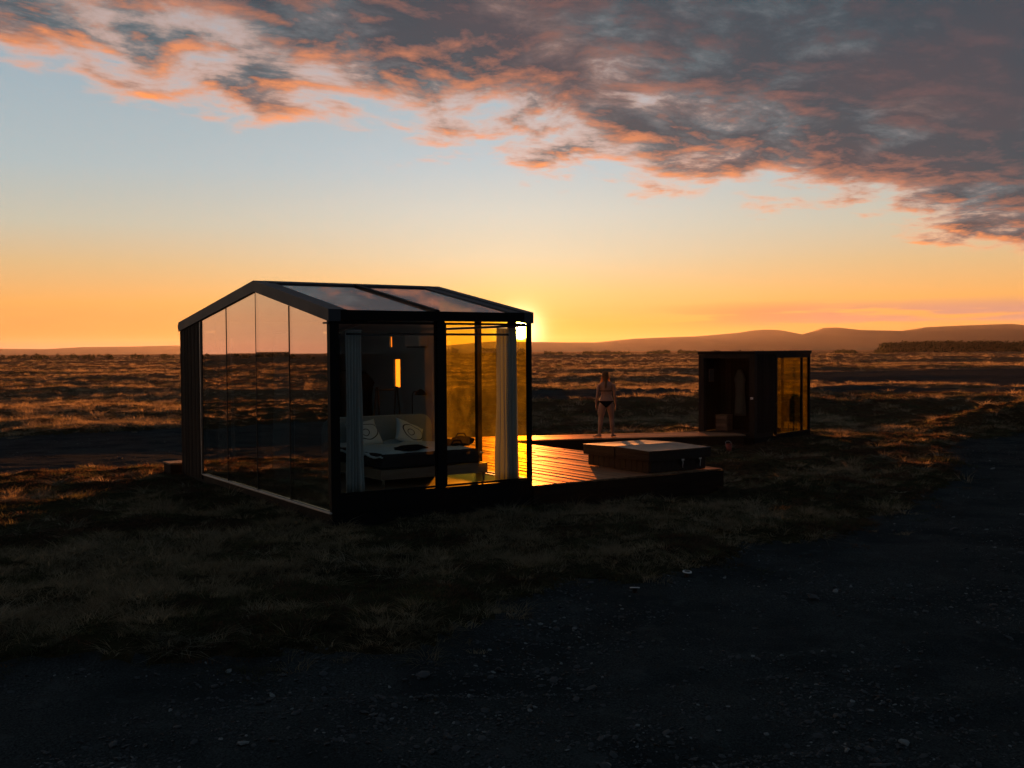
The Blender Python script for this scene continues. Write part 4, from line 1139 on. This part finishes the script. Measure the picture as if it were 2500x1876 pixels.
MB().box(-0.115, 0.115, -0.026, -0.021, 0.015, 0.325).build('sheet', M['robe'], nt_)
cr_ = empty('crate', in_sau(0.42, 1.17, DZ), SYAW)
tag(cr_, 'low timber crate standing in the sauna porch', 'crate')
for k in range(4):
    z = 0.02 + k * 0.10
    MB().box(-0.015, 0.0, -0.16, 0.16, z, z + .085).build('slat', M['crate'], cr_)
    MB().box(0.30, 0.315, -0.16, 0.16, z, z + .085).build('slat', M['crate'], cr_)
    MB().box(0.0, 0.30, -0.175, -0.16, z, z + .085).build('slat', M['crate'], cr_)
    MB().box(0.0, 0.30, 0.16, 0.175, z, z + .085).build('slat', M['crate'], cr_)
for x in (0.015, 0.285):
    for y in (-0.14, 0.14): MB().box(x - .014, x + .014, y - .018, y + .018, 0, 0.42).build('corner_batten', M['crate'], cr_)
MB().box(-0.02, 0.32, -0.18, 0.18, 0.421, 0.438).build('lid', M['crate'], cr_)
hanging('bathrobe', in_sau(1.02, 0.93, 1.82), SYAW + math.pi / 2, 0.34, 1.25, 0.12, 'grey bathrobe hanging on a hook in the sauna porch', 'bathrobe', M['robe'], 2.0, 0.9)
sv = empty('sauna_stove', in_sau(3.14, 0.40, 0.062), SYAW)
tag(sv, 'dark upright sauna stove behind the glass end', 'stove')
MB().box(-0.23, 0.23, -0.20, 0.20, 0.26, 0.96).build('body', M['iron'], sv, bevel=0.02)
for x in (-0.19, 0.19):
    for y in (-0.16, 0.16): MB().tube([(x, y, 0), (x, y, 0.27)], 0.018, 8).build('leg', M['iron'], sv)
for k in range(9):
    bm = bmesh.new(); bmesh.ops.create_icosphere(bm, subdivisions=2, radius=0.06)
    for v in bm.verts: v.co *= random.uniform(0.85, 1.12)
    me = bpy.data.meshes.new('stove_stone'); bm.to_mesh(me); bm.free()
    put('stove_stone', me, M['stone'], sv, (-0.12 + 0.12 * (k % 3), -0.10 + 0.10 * (k // 3), 0.985))

# ================================================================== small things on the ground
def gz(x, y): return float(ground_z(np.array([x]), np.array([y]))[0])
lx, ly = 5.36, 26.05
rl = empty('bucket', (lx, ly, gz(lx, ly)), 0.3)
tag(rl, 'small reddish bucket on the grass between hot tub and sauna', 'bucket')
MB().tube([(0, 0, 0), (0, 0, .01), (0, 0, .17)], [.06, .066, .082], 20).build('pail', M['red'], rl)
MB().tube([(0, 0, .171), (0, 0, .186)], [.088, .086], 20).build('rim', M['red'], rl)
MB().tube([(-.085, 0, .165), (-.08, .03, .21), (-.04, .05, .245), (.04, .05, .245), (.08, .03, .21), (.085, 0, .165)], .004, 6).build('handle', M['strap'], rl)
for (x, y), lab in (((2.07, 12.50), 'white ground light at the gravel edge, farther from the camera'), ((1.36, 11.72), 'white ground light at the gravel edge, nearer to the camera and tilted')):
    e = empty('path_light', (x, y, gz(x, y)), random.random()); tag(e, lab, 'light', 'ground lights at the gravel edge')
    e.rotation_euler = (0.12, 0.05, 0.4) if y > 12 else (-0.1, 0.2, 1.0)
    MB().tube([(0, 0, -.05), (0, 0, 0.045), (0, 0, .05)], [.012, .03, .045], 14).build('stake', M['iron'], e)
    MB().tube([(0, 0, .05), (0, 0, .062)], [.055, .055], 22).build('rim', M['white'], e)
    MB().tube([(0, 0, .0625), (0, 0, .066)], [.036, .034], 20).build('cell', M['iron'], e)

# ================================================================== person
def ring(c, rx, ry, n=20, tilt=0.0, rz=0.0, p=2.0):
    out = []
    for k in range(n):
        t = k / n * 2 * math.pi; ct_, st_ = math.cos(t), math.sin(t)
        x = math.copysign(abs(ct_) ** (2 / p), ct_) * rx; y = math.copysign(abs(st_) ** (2 / p), st_) * ry
        x, y = x * math.cos(rz) - y * math.sin(rz), x * math.sin(rz) + y * math.cos(rz)
        out.append((c[0] + x, c[1] + y, c[2] + y * tilt))
    return out
def limb(mb, pts):
    """pts: (x, y, z, r_across, r_depth); rings stay level unless the limb runs level"""
    mb.loft([ring(p[:3], p[3], p[4]) for p in pts], smooth=True)
def person(loc, rz):
    root = empty('person', loc, rz)
    tag(root, 'woman in a black bikini standing on the boardwalk, seen from behind, watching the sunset', 'person')
    b = MB()
    # torso, seen from behind (facing +y)
    b.loft([ring(p[:3], p[3], p[4], 28, p=2.3) for p in [
        (0.0, 0.00, 0.76, .10, .085), (0.0, -.005, 0.80, .155, .112), (0.0, -.012, 0.86, .178, .122), (0, -.010, .92, .176, .116), (0, 0, .99, .150, .098), (0, .008, 1.06, .132, .088),
        (0, .008, 1.13, .138, .092), (0, .002, 1.20, .150, .098), (0, -.006, 1.28, .162, .096), (0, -.010, 1.335, .166, .080), (0, -.010, 1.372, .130, .062), (0, -.004, 1.402, .066, .050), (0, .004, 1.43, .050, .050), (0, .014, 1.50, .046, .048)]])
    # head
    b.loft([ring(p[:3], p[3], p[4], 24) for p in [
        (0, .030, 1.455, .036, .040), (0, .034, 1.475, .054, .066), (0, .026, 1.51, .066, .082), (0, .020, 1.55, .072, .092), (0, .014, 1.59, .073, .093), (0, .010, 1.625, .062, .078), (0, .008, 1.648, .036, .046), (0, .008, 1.656, .010, .012)]])
    b.loft([ring(p[:3], p[3], p[4], 10) for p in [(0, .112, 1.555, .008, .006), (0, .120, 1.53, .012, .016), (0, .112, 1.515, .010, .008)]])   # nose
    for s in (-1, 1):
        b.loft([ring((s * .073, .012, z), .010, r, 10) for z, r in ((1.525, .008), (1.55, .020), (1.58, .018), (1.59, .008))])            # ear
        # leg: image left leg stands a little wider, foot turned out
        fx = -0.165 if s < 0 else 0.165
        hx = s * 0.088
        leg = [(hx, -.004, .83, .098, .105), (hx + (fx - hx) * .12, -.002, .74, .094, .098), (hx + (fx - hx) * .35, .004, .62, .083, .086), (hx + (fx - hx) * .55, .010, .51, .066, .068),
               (hx + (fx - hx) * .62, .010, .46, .060, .063), (hx + (fx - hx) * .72, -.004, .38, .060, .066), (hx + (fx - hx) * .80, -.012, .31, .060, .066), (hx + (fx - hx) * .90, -.010, .20, .047, .050), (fx, -.006, .11, .034, .038), (fx, -.010, .06, .034, .044), (fx, -.010, .015, .032, .044)]
        limb(b, leg)
        ang = 1.05 if s < 0 else -0.50             # toes: far out on the left, a little out on the right
        dirx, diry = -math.sin(ang), math.cos(ang)
        prof = [(-.055, .022, .022, .026), (-.03, .034, .034, .034), (0.02, .038, .036, .038), (0.07, .034, .040, .030), (0.12, .024, .043, .022), (0.155, .017, .040, .015), (0.175, .013, .030, .011)]
        rings_ = []
        for t, zc_, hwid, hh_ in prof:
            rr_ = []
            for k in range(14):
                q = k / 14 * 2 * math.pi
                rr_.append((fx + dirx * t - diry * hwid * math.cos(q), -.010 + diry * t + dirx * hwid * math.cos(q), max(0.002, zc_ + hh_ * math.sin(q))))
            rings_.append(rr_)
        b.loft(rings_)
        # arm: hanging, slightly away from the waist
        sx = s
        arm = [(sx * .150, -.008, 1.335, .048, .050), (sx * .178, -.012, 1.300, .050, .052), (sx * .196, -.016, 1.24, .045, .048), (sx * .206, -.018, 1.16, .040, .044), (sx * .212, -.018, 1.08, .036, .040),
               (sx * .220, -.010, 1.02, .036, .040), (sx * .230, .004, .95, .034, .036), (sx * .238, .018, .87, .027, .029), (sx * .240, .026, .825, .021, .026), (sx * .240, .030, .79, .018, .034), (sx * .238, .034, .745, .016, .038), (sx * .234, .038, .72, .013, .034)]
        limb(b, arm)
        for f_, (oy, ln) in enumerate(((-.026, .058), (-.009, .074), (.009, .080), (.026, .070))):   # fingers
            b.tube([(sx * .236, .036 + oy, .735), (sx * .232, .040 + oy, .735 - ln * .5), (sx * .222, .044 + oy, .735 - ln)], [.0085, .008, .0065], 8)
        b.tube([(sx * .234, .054, .785), (sx * .228, .076, .755), (sx * .220, .082, .722)], [.011, .0095, .0075], 8)  # thumb
    def pose(v):
        x, y, z = v
        sway = 0.016 * math.sin(min(1.0, z / 0.9) * math.pi / 2) - 0.020 * max(0.0, (z - 0.95) / 0.6)
        drop = 0.045 * x * max(0.0, min(1.0, (z - 0.95) / 0.3)) - 0.05 * x * max(0.0, min(1.0, (z - 0.55) / 0.3)) * max(0.0, min(1.0, (1.1 - z) / 0.2))
        out = -0.022 * max(0.0, (1.25 - z) / 0.5) if x < -0.19 and z > 0.6 else 0.0
        return (x + sway + out, y, z + drop)
    b.v = [pose(v) for v in b.v]
    raw = bpy.data.objects.new('raw_body', b.mesh('raw_body')); COL.objects.link(raw)
    rm = raw.modifiers.new('remesh', 'REMESH'); rm.mode = 'VOXEL'; rm.voxel_size = 0.0065; rm.use_smooth_shade = True
    sm = raw.modifiers.new('smooth', 'SMOOTH'); sm.factor = 0.5; sm.iterations = 4
    dg = bpy.context.evaluated_depsgraph_get(); dg.update()
    me = bpy.data.meshes.new_from_object(raw.evaluated_get(dg)); me.name = 'body'
    bpy.data.objects.remove(raw)
    me.materials.clear(); me.materials.append(M['skin'])
    me.polygons.foreach_set('use_smooth', [True] * len(me.polygons))
    put('body', me, None, root)
    # swimwear: the body's own surface, lifted a few millimetres
    def wear(name, test, lift):
        bm = bmesh.new(); bm.from_mesh(me)
        kill = [f for f in bm.faces if not test(f.calc_center_median())]
        bmesh.ops.delete(bm, geom=kill, context='FACES')
        bm.normal_update()
        for v in bm.verts: v.co += v.normal * lift
        m2 = bpy.data.meshes.new(name); bm.to_mesh(m2); bm.free()
        m2.polygons.foreach_set('use_smooth', [True] * len(m2.polygons))
        o = put(name, m2, M['bikini'], root); sdd = o.modifiers.new('thickness', 'SOLIDIFY'); sdd.thickness = 0.003
        return o
    def bottom(c):
        if abs(c.x) > 0.185 or c.z > 0.915 or c.z < 0.735: return False
        if c.z > 0.885: return True
        half = 0.012 + 0.150 * max(0.0, (c.z - 0.74) / 0.145) ** 1.15
        return abs(c.x) < half
    wear('bikini_bottom', bottom, 0.004)
    wear('bikini_band', lambda c: abs(c.x) < 0.165 and 1.155 < c.z < 1.172 and abs(c.y) < 0.13, 0.003)
    # long hair, parted to the shoulders, falling in front of them
    h = MB()
    h.loft([ring(p[:3], p[3], p[4], 24) for p in [
        (0, .000, 1.672, .012, .014), (0, -.002, 1.664, .044, .052), (0, -.004, 1.64, .070, .084), (0, -.006, 1.60, .083, .098), (0, -.006, 1.56, .084, .096), (0, -.004, 1.51, .078, .086), (0, -.008, 1.46, .062, .064), (0, -.030, 1.41, .046, .048), (0, -.062, 1.36, .034, .042), (0, -.088, 1.30, .026, .028), (0, -.100, 1.24, .014, .012)]])
    for s in (-1, 1):
        h.loft([ring(p[:3], p[3], p[4], 14) for p in [
            (s * .050, .02, 1.60, .020, .05), (s * .070, .03, 1.54, .020, .046), (s * .084, .05, 1.47, .024, .040), (s * .098, .07, 1.40, .030, .034), (s * .104, .095, 1.33, .034, .028), (s * .098, .105, 1.24, .028, .022), (s * .09, .105, 1.16, .010, .010)]])
    h.v = [(x - 0.006, y, z) for x, y, z in h.v]
    h.build('hair', M['hair'], root)
    return root
person((2.362, 26.55, DZ + 0.002), 0.0)

# ------------------------------------------------------------------ haze (the evening air)
hzb = MB().box(-9300, 9300, -950, 9300, -8.0, 122.0)
hazeo = hzb.build('haze', None)
mh, nth, outh = new_mat('evening_air')
pv = nth.nodes.new('ShaderNodeVolumePrincipled')
pv.inputs['Color'].default_value = (0.74, 0.78, 1.0, 1); pv.inputs['Density'].default_value = 0.000016; pv.inputs['Anisotropy'].default_value = 0.55
nth.links.new(pv.outputs[0], outh.inputs['Volume'])
hazeo.data.materials.append(mh)
tag(hazeo, 'thin warm evening haze over the plain', kind='stuff')
